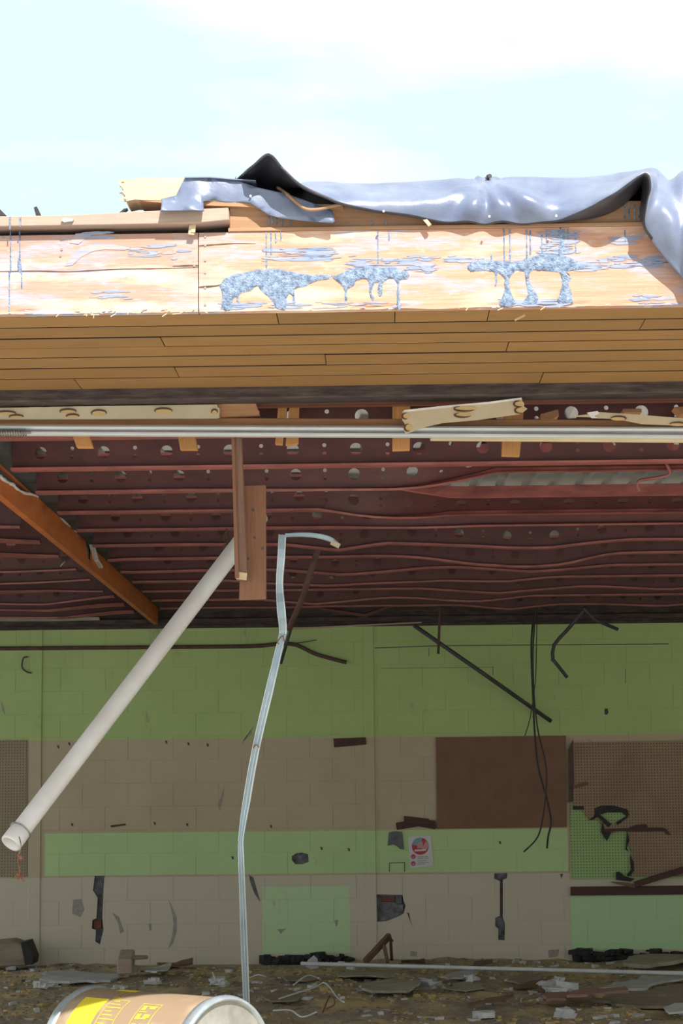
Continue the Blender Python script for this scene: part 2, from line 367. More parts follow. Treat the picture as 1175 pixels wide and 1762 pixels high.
wall = bpy.data.objects.new('wall_back', None); COL.objects.link(wall); wall.location = (0, YW, 0); struct(wall)
# mortar bed with the broken-out places left open
ov, tri = cdt([(-7, -.1), (7, -.1), (7, ZT + .1), (-7, ZT + .1)], HOLES)
mb = MB(); mb.add([(p.x, YW + .003, p.y) for p in ov], tri)
mb.obj('mortar_bed', M['wall'], wall)
mb = MB(); mb.box((-7, YW + .045, -.1), (7, YW + .25, ZT + .5)); mb.obj('block_core', M['cavity'], wall)
CH, CL, JT, z00 = .203, .4, .003, -.053
base = MB(); base.box((0, 0, 0), (CL - JT, .05, CH - JT))
protoB = None; rest = MB()
def block_mesh(x0, x1, z0, z1):
    hs = [h for h in HOLES if max(p[0] for p in h) > x0 and min(p[0] for p in h) < x1 and max(p[1] for p in h) > z0 and min(p[1] for p in h) < z1]
    return hs
nvis = 0
shared = {}
for k in range(16):
    z0 = z00 + CH * k; z1 = min(z0 + CH - JT, ZT)
    if z1 - z0 < .03: continue
    for i in range(-18, 19):
        x0 = i * CL + (CL/2 if k % 2 else 0) - .03; x1 = x0 + CL - JT
        vis = -3.45 < x0 and x1 < 3.1
        hs = block_mesh(x0, x1, z0, z1)
        if hs:
            r_ = [(x0, z0), (x1, z0), (x1, z1), (x0, z1)]
            # clip each break to this block
            def clip(poly, axis, lim, sgn):
                out = []
                for a_, b_ in zip(poly, poly[1:] + poly[:1]):
                    ia, ib = sgn * (a_[axis] - lim) >= 0, sgn * (b_[axis] - lim) >= 0
                    if ia: out.append(a_)
                    if ia != ib:
                        t = (lim - a_[axis]) / (b_[axis] - a_[axis]); out.append((a_[0] + (b_[0]-a_[0])*t, a_[1] + (b_[1]-a_[1])*t))
                return out
            ov, fs = cdt(r_, [])
            bm_ = MB()
            vs, es = [V(p) for p in r_], [(0,1),(1,2),(2,3),(3,0)]
            for h in hs:
                q = clip(clip(clip(clip(h, 0, x0, 1), 0, x1, -1), 1, z0, 1), 1, z1, -1)
                if len(q) > 2:
                    n_ = len(vs); vs += [V(p) for p in q]; es += [(n_ + j, n_ + (j+1) % len(q)) for j in range(len(q))]
            rr = delaunay_2d_cdt(vs, es, [], 0, 1e-6)
            tris = [f for f in rr[2] if not any(inpoly(sum((rr[0][j] for j in f), V((0,0))) / len(f), h) for h in hs)]
            bm_.add([(p.x, YW, p.y) for p in rr[0]], tris)
            if tris: bm_.obj('concrete_block', M['wall'], wall)
            continue
        if not vis:
            rest.box((x0, YW, z0), (x1, YW + .05, z1)); continue
        key = round(z1 - z0, 3)
        if key not in shared:
            q = MB(); q.box((x0, YW, z0), (x1, YW + .044, z1)); o = q.obj('concrete_block', M['wall'], wall, bev=.0008); shared[key] = (o, x0, z0, o.location.copy())
        else:
            o0, xx, zz, l0 = shared[key]; o = o0.copy(); COL.objects.link(o); o.location = l0 + V((x0 - xx, 0, z0 - zz))
        o.location.y += random.uniform(-.0006, .0006)
o = rest.obj('block_run', M['wall'], wall); o['kind'] = 'stuff'
for h in HOLES:                                   # raw sides of each break
    q = MB(); n = len(h)
    q.add([(p[0], YW, p[1]) for p in h] + [(p[0], YW + .045, p[1]) for p in h], [(i, (i+1) % n, (i+1) % n + n, i + n) for i in range(n)])
    q.obj('broken_edge', M['cavity'], wall)
q = MB(); a = at(655, 1543, YW); b_ = at(678, 1552, YW); q.box((a.x, YW + .02, b_.z), (b_.x, YW + .045, a.z)); q.obj('brick', M['brick_red'], wall, bev=.004)
q = MB(); a = at(160, 1583, YW); b_ = at(174, 1598, YW); q.box((a.x, YW + .02, b_.z), (b_.x, YW + .045, a.z)); q.obj('brick', M['brick_red'], wall, bev=.004)
q = MB(); a = at(681, 1542, YW); b_ = at(692, 1555, YW); q.box((a.x, YW + .02, b_.z), (b_.x, YW + .045, a.z)); q.obj('brick', M['grey_patch'], wall, bev=.004)
q = MB(); a = at(680, 1557, YW); b_ = at(694, 1570, YW); q.box((a.x, YW + .02, b_.z), (b_.x, YW + .045, a.z)); q.obj('brick', M['cavity'], wall, bev=.004)
def scuff(pts, m='scuff'):
    plate(pts, YW - .0015, .002).obj('scuff_mark', M[m], wall)
scuff([(289,1546),(296,1560),(304,1578),(304,1602),(298,1622),(289,1633),(296,1612),(299,1590),(296,1570)])
scuff([(428,1505),(436,1510),(446,1545),(448,1552),(438,1538),(431,1520)], 'grey_patch')
scuff([(256,1590),(260,1589),(261,1600),(257,1602)])
scuff([(193,1570),(205,1578),(213,1602),(207,1607),(203,1588)], 'scuff')
scuff([(126,1548),(140,1547),(145,1565),(138,1578),(124,1572)], 'scuff')
scuff([(477,1599),(492,1598),(483,1607)], 'scuff')
scuff([(576,1583),(582,1583),(580,1594),(577,1592)])
scuff([(374,1385),(379,1373),(386,1353),(384,1370),(378,1396)], 'scuff')
scuff([(418,1275),(432,1265),(435,1251),(428,1262),(415,1283)], 'scuff')
scuff([(190,1420),(216,1417),(217,1420),(191,1424)], 'rust')
scuff([(700,1570),(704,1571),(706,1584),(712,1598),(705,1584)], 'dark_steel')
scuff([(963,1504),(969,1503),(966,1512)], 'dark_steel')
scuff([(1,1205),(6,1215),(9,1230),(3,1222)], 'scuff')
scuff([(943,1635),(962,1633),(960,1646),(944,1648)], 'scuff')
scuff([(706,1636),(718,1638),(717,1646),(706,1645)], 'scuff')
for xx, yy in ((119,1280),(286,1277),(324,1280),(357,1282),(100,1285),(60,1420),(124,1779-360),(266,1417),(322,1419),(400,1476),(553,1460),(466,1422),(12,1482),(600,1462),(860,1450)):
    scuff([(xx-2,yy-3),(xx+2,yy-2),(xx+2,yy+3),(xx-1,yy+2)], 'dark_steel')
# narrow vertical strips standing proud of the blocks
for nm, xa, xb in (('trim_1', 627, 645), ('trim_2', 50, 71)):
    a, c_ = at(xa, 1340, YW), at(xb, 1340, YW)
    q = MB(); q.box((a.x, YW - .012, .0), (c_.x, YW + .01, ZT)); struct(q.obj(nm, M['wall'], bev=.003))
# long open cracks in the paint: thin dark lines recessed along a course
q = MB()
for x0, y0, x1, y1 in ((645,1115,760,1111),(760,1111,1150,1108),(655,1150,850,1148)):
    q.bar(at(x0, y0, YW - .001), at(x1, y1, YW - .001), .007 if y0 < 1120 else .003, .004)
q.bar(at(738, 1115, YW - .001), at(738, 1130, YW - .001), .004, .004, (1, 0, 0)); q.bar(at(848, 1148, YW-.001), at(848, 1162, YW-.001), .004, .004, (1,0,0)); q.bar(at(1076, 1150, YW-.001), at(1076, 1176, YW-.001), .004, .004, (1,0,0))
q.obj('open_joint', M['dark_steel'], wall)
# side walls out of frame left open for light: only the right return stands
q = MB(); q.box((6.8, 12.0, 0), (7.0, YW + .2, zdk)); struct(q.obj('wall_right', M['wall']))

# top of wall: ledger, dark filler added above it, torn paper
q = MB(); z_ = at(587, 1076, YW).z
q.box((-6.5, YW - .03, z_ - .012), (6.5, YW + .02, z_ + .015)); struct(q.obj('trim_3', M['dark_trim']))
q = MB(); q.box((-6.5, YW - .02, z_ + .016), (6.5, YW + .02, zdk - .002)); q.box((-6.5, YW - .08, z_ + .03), (6.5, YW - .02, z_ + .07)); struct(q.obj('trim_4', M['dark_trim'], bev=.004))
q = plate([(0,1060),(60,1059),(100,1062),(170,1062),(172,1067),(90,1069),(0,1069)], YW - .1, .01); tag(q.obj('torn_liner', M['green_board']), 'pale torn lining strip under the joists above the green wall at far left', 'lining')
q = MB(); q.bar(at(480, 1083, YW - .12), at(725, 1071, YW - .1), .012, .01); tag(q.obj('ceiling_wire', M['grey_wood']), 'thin pale batten along the top of the green wall at centre', 'batten')

# ------------------------------------------------------------------ boards fixed to the wall
def pegmat(name, c1, c2, hole):
    m, nt, b = newmat(name); pos = N(nt, 'NewGeometry').outputs['Position']; s_ = N(nt, 'SeparateXYZ'); nt.links.new(pos, s_.inputs[0])
    def cell(o): return mth(nt, 'SUBTRACT', mth(nt, 'FRACT', mth(nt, 'MULTIPLY', o, 1 / .0254)), .5)
    u, w_ = cell(mth(nt, 'ADD', s_.outputs[0], 10)), cell(s_.outputs[2])
    d = mth(nt, 'ADD', mth(nt, 'MULTIPLY', u, u), mth(nt, 'MULTIPLY', w_, w_)); k = mth(nt, 'LESS_THAN', d, .045)
    c = mixc(nt, ramp(nt, nse(nt, coords(nt, 'World'), 3, 5), .4, .7), c1, c2); c = mixc(nt, k, c, hole)
    nt.links.new(c, b.inputs['Base Color']); b.inputs['Roughness'].default_value = .8; return m
M['peg_b'] = pegmat('beige_pegboard', (.30, .215, .135), (.25, .165, .10), (.10, .06, .04))
M['peg_g'] = pegmat('green_pegboard', (.32, .46, .19), (.29, .42, .17), (.11, .16, .07))
M['peg_l'] = pegmat('grey_beige_pegboard', (.30, .25, .165), (.26, .21, .14), (.13, .1, .07))
YP = YW - .03
hb = plate([(750,1269),(973,1266),(975,1423),(752,1426)], YP, .02); tag(hb.obj('hardboard_panel', M['hardboard'], bev=.002), 'plain reddish brown hardboard sheet fixed on the block wall', 'panel')
pb = thing('pegboard', at(1080, 1512, YW - .02), 'torn beige pegboard at the right end of the wall, green board showing through', 'pegboard')
plate([(981,1278),(1400,1271),(1400,1508),(981,1513)], YW - .012, .006).obj('green_backing', M['peg_g'], pb)
out = [(986,1278),(1400,1271),(1400,1505),(1086,1508),(1089,1495),(1084,1480),(1088,1466),(1081,1455),(1080,1440),(1084,1432),(1078,1428),(1060,1432),(1050,1436),(1044,1446),(1038,1440),(1034,1430),(1035,1421),(1029,1411),(1016,1411),(1008,1404),(1004,1395),(986,1393)]
hole = [(1031,1399),(1044,1394),(1060,1395),(1078,1400),(1079,1406),(1068,1414),(1058,1419),(1047,1416),(1037,1409)]
a3 = [at(x, y, YP) for x, y in out]; h3 = [at(x, y, YP) for x, y in hole]
ov, tri = cdt([(p.x, p.z) for p in a3], [[(p.x, p.z) for p in h3]])
q = MB(); q.add([(p.x, YP, p.y) for p in ov], tri); o = q.obj('perforated_sheet', M['peg_b'], pb)
md = o.modifiers.new('thick', 'SOLIDIFY'); md.thickness = .008; md.offset = 0
for pts in ([(986,1387),(1004,1387),(1005,1393),(986,1393)], [(1024,1390),(1036,1386),(1056,1386),(1080,1393),(1082,1403),(1078,1405),(1070,1398),(1045,1398),(1031,1402),(1022,1410),(1012,1412),(1022,1404)],
            [(1032,1402),(1040,1408),(1052,1418),(1047,1424),(1034,1411),(1028,1405)], [(1078,1404),(1081,1406),(1062,1420),(1060,1415)],
            [(1036,1414),(1040,1426),(1052,1432),(1044,1447),(1034,1431)], [(1079,1430),(1083,1446),(1078,1458),(1082,1466),(1076,1462)],
            [(1084,1470),(1090,1484),(1091,1498),(1083,1508),(1078,1506),(1086,1496),(1084,1480)], [(1060,1500),(1066,1500),(1075,1508),(1092,1512),(1085,1517),(1060,1514)]):
    plate(pts, YP - .012, .008).obj('torn_edge', M['tar_clump'], pb)
plate([(986,1272),(988,1345),(984,1380),(979,1380),(978,1290)], YP - .005, .01).obj('edge_strip', M['rust'], pb)
plate([(985,1352),(1008,1344),(1013,1348),(1009,1352),(986,1357)], YP - .02, .012).obj('splinter', M['old_wood'], pb)
plate([(1094,1419),(1112,1418),(1114,1424),(1140,1424),(1147,1427),(1154,1437),(1148,1436),(1142,1430),(1100,1431),(1062,1430),(1040,1432),(1038,1426),(1080,1425)], YP - .02, .01).obj('splinter', M['brownboard'], pb)
plate([(-200,1276),(44,1274),(44,1508),(-200,1511)], YP + .01, .012)
o = plate([(-400,1278),(46,1273),(46,1508),(-400,1513)], YW - .012, .01).obj('pegboard', M['peg_l']); tag(o, 'grey beige pegboard sheet at the far left of the wall', 'pegboard')
o = plate([(982,1526),(1400,1522),(1400,1537),(982,1541)], YW - .035, .03).obj('wall_rail', M['brownboard'], bev=.003); tag(o, 'long dark brown board nailed under the pegboard above the green paint', 'board')
q = MB(); q.bar(at(1092, 1522, YW - .07), at(1230, 1480, YW - .12), .05, .03); tag(q.obj('loose_board', M['brownboard'], bev=.003), 'dark slanting board across the right edge below the pegboard', 'board')
q = plate([(1050,1517),(1080,1519),(1096,1522),(1092,1528),(1060,1521)], YW - .06, .02); tag(q.obj('splintered_lath', M['old_wood']), 'short splintered brown lath lying on the dark wall board', 'lath')
o = plate([(574,1271),(629,1269),(630,1281),(575,1286)], YW - .03, .02).obj('wood_cleat', M['brownboard'], bev=.003); tag(o, 'small dark wooden cleat at the top of the beige wall, left of the pilaster strip', 'cleat')
br = thing('broken_bracket', at(715, 1427, YW - .02), 'dark broken wooden brackets overlapping below the brown hardboard sheet', 'bracket')
plate([(695,1404),(738,1409),(738,1420),(695,1417)], YW - .04, .02).obj('board', M['brownboard'], br, bev=.002)
plate([(681,1416),(712,1410),(749,1412),(751,1424),(748,1427),(720,1422),(683,1428)], YW - .02, .02).obj('board', M['brownboard'], br)
o = plate([(669,1432),(680,1430),(692,1431),(695,1462),(688,1461),(683,1456),(676,1453),(667,1455)], YW - .012, .012).obj('wall_patch', M['grey_patch']); tag(o, 'torn grey plaster patch on the green band beside the poster', 'patch')
# poster
po = thing('poster', at(724, 1494, YW - .004), 'white paper notice with a red round emblem taped to the green band', 'poster')
plate([(702,1440),(741,1437),(746,1490),(706,1494)], YW - .006, .004).obj('sheet', M['paper'], po)
def disc(cx, cy, r, mname, y, a0=0, a1=360, nm='printed_emblem'):
    n = 28; pts = [(cx + r*math.cos(R(a0 + (a1-a0)*i/n)), cy + r*1.02*math.sin(R(a0 + (a1-a0)*i/n))) for i in range(n + (0 if a1-a0 == 360 else 1))]
    if a1 - a0 != 360: pts.append((cx, cy))
    return plate(pts, y, .0005).obj(nm, M[mname], po)
disc(723, 1456, 14.5, 'ink_red', YW - .0075); disc(723, 1456, 14.5, 'ink_teal', YW - .0082, 190, 285); disc(728, 1455, 9, 'ink_pink', YW - .0086, -60, 110)
plate([(717,1449),(727,1448),(728,1459),(718,1460)], YW - .009, .0005).obj('printed_emblem', M['ink_pink'], po)
plate([(713,1462),(733,1461),(733,1464),(713,1465)], YW - .009, .0005).obj('printed_emblem', M['paper'], po)
disc(711, 1474, 4, 'ink_red', YW - .0075); disc(711, 1486, 4, 'ink_red', YW - .0075); disc(711, 1475, 1.8, 'ink_grey', YW - .0082); disc(711, 1487, 1.8, 'ink_pink', YW - .0082)
for k, (yy, l) in enumerate(((1474, 18), (1477, 20), (1481, 16), (1484, 19), (1487, 12))):
    plate([(718, yy), (718 + l, yy - 1), (718 + l, yy + .2), (718, yy + 1.2)], YW - .0075, .0005).obj('printed_line', M['ink_grey'], po)
# hatch on the green band
q = MB()
for p in (((670,1485),(696,1484)), ((670,1485),(670,1500)), ((696,1484),(696,1500))): q.bar(at(*p[0], YW-.002), at(*p[1], YW-.002), .006, .004, (1, .01, 0) if p[0][0] == p[1][0] else (0,0,1))
q.obj('open_joint', M['dark_steel'], wall)

# ------------------------------------------------------------------ pipes, rods and cables near the wall
def rod(name, pts, Y, r, m, label, cat, sm=6, n=8):
    ys = Y if isinstance(Y, (list, tuple)) else [Y] * len(pts)
    p = [at(x, y, yy) for (x, y), yy in zip(pts, ys)]; q = MB(); q.tube(spline(p, sm) if sm else p, r, n)
    return tag(q.obj(name, m, smooth=True), label, cat)
rod('wall_pipe', [(-200,1118),(0,1116),(250,1114),(430,1112),(480,1108),(510,1110),(545,1126),(596,1140)], YW - .04, .017, M['rust'], 'rust brown pipe along the green wall, bent down at its right end', 'pipe')
rod('thin_rod', [(549,938),(520,1030),(497,1082)], [12.46, 12.8, 13.0], .02, M['rust'], 'dark rod hanging slanted from the joists right of the grey strip', 'rod', 0)
rod('lower_rod', [(511,1047),(498,1090),(483,1142)], [17.25, 17.3, 17.4], .013, M['dark_steel'], 'short black rod crossing the end of the rust brown pipe', 'rod', 0)
rod('wire', [(488,1108),(515,1106),(545,1101)], YW - .1, .004, M['dark_steel'], 'thin wire sticking right from the bend of the wall pipe', 'wire')
rod('diagonal_rod', [(712,1076),(830,1158),(948,1241)], [17.6, 17.7, 17.9], .018, M['dark_steel'], 'long straight dark rod slanting down across the green wall', 'rod', 0)
rod('hanger_rod', [(757,1045),(756,1070),(754,1125)], [17.28, 17.3, 17.3], .011, M['rust'], 'thin vertical rusty rod hanging above the diagonal rod', 'rod', 0)
rod('black_cable', [(920,1043),(914,1110),(917,1200),(920,1262),(926,1320),(940,1372),(948,1412),(943,1440),(941,1460)], [17.28]+[17.5]*8, .0085, M['black'], 'longer black cable hanging down over the hardboard sheet, ending at right', 'cable')
rod('black_cable', [(922,1043),(917,1120),(919,1200),(926,1260),(938,1310),(940,1350),(935,1400),(925,1440),(901,1466)], [17.28]+[17.45]*8, .0065, M['black'], 'thinner black cable hanging beside it and swinging left at its end', 'cable')
rod('black_cable', [(924,1043),(922,1150),(919,1190),(912,1235),(903,1266)], [17.28]+[17.6]*4, .004, M['black'], 'short hair-thin black cable ending above the hardboard sheet', 'cable')
rod('bent_strap', [(1008,1046),(975,1085),(953,1110),(951,1134),(953,1137),(976,1166)], [17.28]+[17.4]*5, .016, M['dark_steel'], 'kinked black strap hanging from the ceiling over the green wall', 'strap', 2)
rod('short_strap', [(1004,1046),(1022,1066),(1063,1083)], [17.26, 17.35, 17.4], .015, M['dark_steel'], 'short black strap stub at the wall top right of the kinked strap', 'strap', 0)
rod('wall_hook', [(48,1130),(40,1133),(38,1148),(46,1156),(54,1158)], YW - .03, .007, M['dark_steel'], 'small black hook on the green wall at the far left', 'hook')
q = MB(); q.tube(spline([at(x, y, 17.3) for x, y in ((505,1035),(560,1048),(628,1058))], 4), .02, 6); q.tube(spline([at(x, y, 17.3) for x, y in ((628,1058),(680,1040),(726,1025))], 4), .02, 6)
tag(q.obj('bent_angle', M['red_steel']), 'bent V shaped steel angle in the dark under the joists at centre', 'angle')

# ------------------------------------------------------------------ roof: deck, slab, joists
q = MB(); pitch = .15; pr = ((0, 0), (.06, 0), (.075, .035), (.115, .035), (.13, 0)); vs = []; x = -6.0
prof = []
while x < 6.0:
    for a, h in pr: prof.append((x + a, zdk + h))
    x += pitch
n = len(prof)
q.add([(a, 8.1, h) for a, h in prof] + [(a, YW + .2, h) for a, h in prof], [(i, i + n, i + n + 1, i + 1) for i in range(n - 1)])
q.obj('ceiling', M['deck']); struct(bpy.data.objects['ceiling'])
q = MB(); q.box((-6.2, YF + .18, zdk + .04), (6.2, YW + .3, zdk + .24)); struct(q.obj('ceiling', M['roof']))
for k in range(0, 60):                                   # rib stiffeners between deck and joists are part of the deck profile
    break
ORD = ['first', 'second', 'third', 'fourth', 'fifth', 'sixth', 'seventh', 'eighth', 'ninth', 'tenth', 'eleventh', 'twelfth']
WEB = .196; HP = .292
def joist(Y, xa, xb, phase, label, f_off, f_tw, grp, sides=12):
    root = thing('steel_joist', ((xa + xb)/2, Y, zc), label, 'joist', grp)
    def dfm(p):
        x = p.x; ty = f_tw(x); dy, dz = f_off(x)
        c = V((x, Y, zc + WEB)); r_ = p - c
        ca, sa = math.cos(ty), math.sin(ty)
        return c + V((0, r_.y*ca - r_.z*sa, r_.y*sa + r_.z*ca)) + V((0, dy, dz))
    wb = MB()
    def cell(x0, x1, z0, z1, r, cx, cz):
        n = 16; per = []
        for k in range(n):
            a = 2*math.pi*(k + .5)/n - math.pi*.75 + math.pi/4*0
            ux, uz = math.cos(a), math.sin(a); s_ = 1 / max(abs(ux), abs(uz)); per.append(((x0+x1)/2 + ux*s_*(x1-x0)/2, (z0+z1)/2 + uz*s_*(z1-z0)/2))
        hl = [(cx + r*math.cos(2*math.pi*(k+.5)/n - math.pi*.75), cz + r*math.sin(2*math.pi*(k+.5)/n - math.pi*.75)) for k in range(n)]
        # exact corners
        for cxn, czn in ((x0, z0), (x1, z0), (x1, z1), (x0, z1)):
            j = min(range(n), key=lambda i: (per[i][0]-cxn)**2*0 + (math.atan2((per[i][1]-(z0+z1)/2)/(z1-z0), (per[i][0]-(x0+x1)/2)/(x1-x0)) - math.atan2((czn-(z0+z1)/2)/(z1-z0), (cxn-(x0+x1)/2)/(x1-x0)))**2)
            per[j] = (cxn, czn)
        wb.add([(a, Y, b_) for a, b_ in per] + [(a, Y, b_) for a, b_ in hl], [(k, (k+1) % n, (k+1) % n + n, k + n) for k in range(n)])
    i0 = math.floor((xa - phase) / HP)
    z0, z1 = zc, zc + WEB; hz = zc + .083; first = True; last = xa
    k = i0
    while phase + k*HP < xb:
        cx = phase + k*HP; a = cx - HP/4; b_ = cx + HP/4; c_ = cx + 3*HP/4
        if a >= xa - .01 and c_ <= xb + .15:
            if first: wb.add([(xa, Y, z0), (a, Y, z0), (a, Y, z1), (xa, Y, z1)], [(0, 1, 2, 3)]); first = False
            last = c_
            cell(a, b_, z0, z1, .029, cx, hz)
            cell(b_, c_, z0, hz, .0095, cx + HP/2, hz - .02); cell(b_, c_, hz, hz + .06, .0095, cx + HP/2, hz + .02)
            wb.add([(b_, Y, hz + .06), (c_, Y, hz + .06), (c_, Y, z1), (b_, Y, z1)], [(0, 1, 2, 3)])
        k += 1
    if last < xb: wb.add([(last, Y, z0), (xb, Y, z0), (xb, Y, z1), (last, Y, z1)], [(0, 1, 2, 3)])
    wb.v = [dfm(p) for p in wb.v]
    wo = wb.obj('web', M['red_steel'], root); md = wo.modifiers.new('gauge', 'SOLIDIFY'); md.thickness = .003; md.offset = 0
    ns = 60
    for nm, zz, dd in (('flange', zc, 1), ('flange', zc + WEB, -1)):
        q = MB(); ring = [(-.035, 0), (-.035, .012*dd), (-.029, .012*dd), (-.029, .004*dd), (-.006, .004*dd), (-.006, -.001*dd), (.006, -.001*dd), (.006, .004*dd), (.029, .004*dd), (.029, .012*dd), (.035, .012*dd), (.035, 0)]
        if dd == -1: ring = ring[::-1]
        m_ = len(ring); vs = []; fs = []
        for i in range(ns + 1):
            x = xa + (xb - xa)*i/ns
            vs += [dfm(V((x, Y + a, zz + h))) for a, h in ring]
        for i in range(ns):
            for j in range(m_): fs.append((i*m_+j, i*m_+(j+1) % m_, (i+1)*m_+(j+1) % m_, (i+1)*m_+j))
        fs += [tuple(range(m_)), tuple(reversed(range(ns*m_, ns*m_+m_)))]
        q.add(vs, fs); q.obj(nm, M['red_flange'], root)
    return root
JY = [8.40, 9.28, 10.06, 10.86, 11.66, 12.45, 13.25, 14.05, 14.85, 15.65, 16.45, 17.25]
for i, Y in enumerate(JY):
    rj = random.Random(40 + i)
    a1, a2, ph = rj.uniform(.0, .018), rj.uniform(-.03, .03), rj.uniform(0, 6)
    deep = 0 if i < 3 else (1 if i > 4 else .35)
    kx, kw = rj.uniform(-1.2, 1.6), rj.uniform(.3, .9)
    def f_off(x, kx=kx, kw=kw, i=i, a1=a1, ph=ph, deep=deep, rj=rj):
        dz = a1 * deep * math.sin(x*1.9 + ph) + (a1*.6*deep)*math.sin(x*4.7 + ph*2)
        if i == 2: dz += .012 * max(0, min(1, (x + .9) / 1.6)) * 0
        if i == 3: dz -= .10 * max(0, min(1, (x + .3) / .7))
        if i > 4: dz -= .045 * max(0, 1 - abs(x - kx) / kw) + .03 * max(0, 1 - abs(x - kx - 1.3) / .5)
        dz = min(dz, .0)
        if i == 5: dz -= .03 * math.exp(-((x - .7)/.5)**2)
        if i == 6: dz -= .05 * math.exp(-((x - .8)/.45)**2)
        return (.02 * deep * math.sin(x*1.1 + ph), dz)
    def f_tw(x, i=i, a2=a2, ph=ph, deep=deep):
        t = a2 * 2 * deep * math.sin(x*1.3 + ph)
        if i == 2: t += .35 * max(0, min(1, (x + .9) / 1.3)) + .9 * max(0, min(1, (x - .0) / .6))
        if i == 3: t += 1.15 * max(0, min(1, (x + .3) / .7))
        if i == 4: t += .5 * max(0, min(1, (x + .2) / .8))
        return t
    phase = {0: .0, 1: -1.52, 2: -1.5}.get(i, -1.45 + rj.uniform(-.1, .1))
    px0 = {0: 985, 1: 178, 2: 208, 3: 236, 4: 892}.get(i)
    if px0: phase = at(px0, 800, Y).x
    joist(Y, XBf(Y) + .1, 4.3, phase, 'perforated red steel joist right of the orange beam, %s behind the white track' % ORD[i], f_off, f_tw, 'ceiling joists right of the orange beam')
for i, Y in enumerate(JY[3:]):
    rj = random.Random(80 + i); a1, ph = rj.uniform(.008, .02), rj.uniform(0, 6)
    joist(Y + .25, -5.2, XBf(Y) - .15, -3 + rj.uniform(0, .2), 'perforated red steel joist left of the orange beam, %s from the front' % ORD[i],
          lambda x, a1=a1, ph=ph: (.02*math.sin(x*1.4 + ph), a1*math.sin(x*2.6 + ph) - .03 - .03*max(0, 1 - abs(x + 2.6 + ph*.1)/.5)), lambda x, ph=ph: -.0 + .25*math.sin(x*1.5 + ph), 'ceiling joists left of the orange beam')
# short bent rods among the joists
rod('bridging_rod', [(1146,797),(1152,815),(1130,822),(1102,826),(1096,834),(1100,845)], 10.2, .008, M['red_flange'], 'bent red bridging rod hooked on the twisted second joist at right', 'rod', 3)
rod('bridging_rod', [(524,832),(530,845)], 10.1, .01, M['red_flange'], 'short red bridging stub under the second joist near the grey strip', 'rod', 0)
rod('bridging_rod', [(104,975),(112,965)], 12.1, .004, M['steel_wire'], 'tiny bright wire stub left of the orange beam', 'rod', 0)

# ------------------------------------------------------------------ orange beam
bmr = thing('ceiling_beam', (XBf(13) - .06, 13, 2.9), 'long orange painted beam running back under the joists at left, torn along its top', 'beam')
def skew(q): q.v = [V((p.x + XBf(p.y), p.y, p.z)) for p in q.v]; return q
ZB, HB = 2.964, .142
def atB(px, py):
    x = -1.8
    for _ in range(12): p = atX(px, py, x); x = XBf(p.y)
    return p
q = MB(); q.box((-.025, 8.5, ZB + .004), (0, 17.95, ZB + HB - .004)); skew(q).obj('core', M['beam_grey'], bmr)
tornp = [(0,827),(14,834),(27,845),(65,857),(78,868),(105,898),(118,908),(142,926)]
tn = [atB(x, y) for x, y in tornp]
poly = [(8.5, ZB + .07), (8.9, ZB + .095), (9.3, ZB + .075)] + [(p.y, p.z) for p in tn] + [(tn[-1].y + .15, ZB + .05), (tn[-1].y + .32, ZB + .04), (tn[-1].y + .36, ZB + HB)]
npoly = len(poly); poly = poly + [(17.95, ZB + HB), (17.95, ZB), (8.5, ZB)]
inn = [(8.7 + .25*k, ZB + .03) for k in range(37)]
ov, tri = cdt(poly); q = MB(); q.add([(.012, p.x, p.y) for p in ov], tri)
o = skew(q).obj('orange_facing', M['beam_orange'], bmr); md = o.modifiers.new('t', 'SOLIDIFY'); md.thickness = .01; md.offset = 0
q = MB(); q.box((-.02, 8.5, ZB - .006), (.017, 17.95, ZB)); skew(q).obj('orange_soffit', M['beam_orange'], bmr)
q = MB(); q.box((-.005, 8.5, ZB + HB - .016), (.012, 11.6, ZB + HB)); skew(q).obj('top_edge', M['beam_orange'], bmr)
q = MB(); rnd = random.Random(3); pts = [V((.02, y, z)) for y, z in poly[:npoly - 3]]
q.tube([p + V((0, 0, rnd.uniform(-.002, .004))) for p in spline(pts, 4)], [rnd.uniform(.004, .010) for _ in range((len(pts)-1)*4 + 1)], 6); skew(q).obj('torn_rim', M['white_paper'], bmr)
q = MB(); q.bar(atB(147, 928) + V((.03, 0, 0)), atB(157, 962) + V((.03, 0, 0)), .03, .02, (1, 0, 0)); q.bar(atB(158, 964) + V((.03, 0, 0)), atB(166, 976) + V((.03, 0, 0)), .025, .015, (1, 0, 0)); q.obj('hanging_shred', M['white_paper'], bmr)
q = MB(); q.box((-.14, 8.35, ZB + HB + .001), (.10, 17.95, zdk - .004)); tag(skew(q).obj('dark_filler_box', M['beam_grey']), 'dark filler box added for the dark gap at the joist ends above the orange beam', 'filler')  # filler box added to darken the gap between beam and joist ends

# ------------------------------------------------------------------ front of the roof: soffit, trim, header
sf = thing('soffit', (0, (YF + YH)/2, zs), 'varnished amber tongue and groove soffit under the roof edge', 'soffit')
edges = []
for py in (537, 557.5, 576, 593, 610, 628, 646, 666):
    d = ray(587, py); edges.append(EYE.y + d.y * (zs - EYE.z) / d.z)
edges[0] = YF + .035
joints = [[478, 680, 841], [1106], [280], [873], [560], [304], [135, 930]]
rnd = random.Random(5)
for k in range(7):
    xs = [-4.5] + [at(x, 600, (edges[k] + edges[k+1])/2).x for x in joints[k]] + [4.5]
    for a, b_ in zip(xs, xs[1:]):
        q = MB(); zz = zs + rnd.uniform(0, .0025); q.box((a + .0015, edges[k] + .007, zz), (b_ - .0015, edges[k+1] - .007, zz + .02)); o = q.obj('soffit_board', [M['amber'], M['amber_edge']], sf)
        for pl in o.data.polygons:
            if abs(pl.normal.z) < .5: pl.material_index = 1
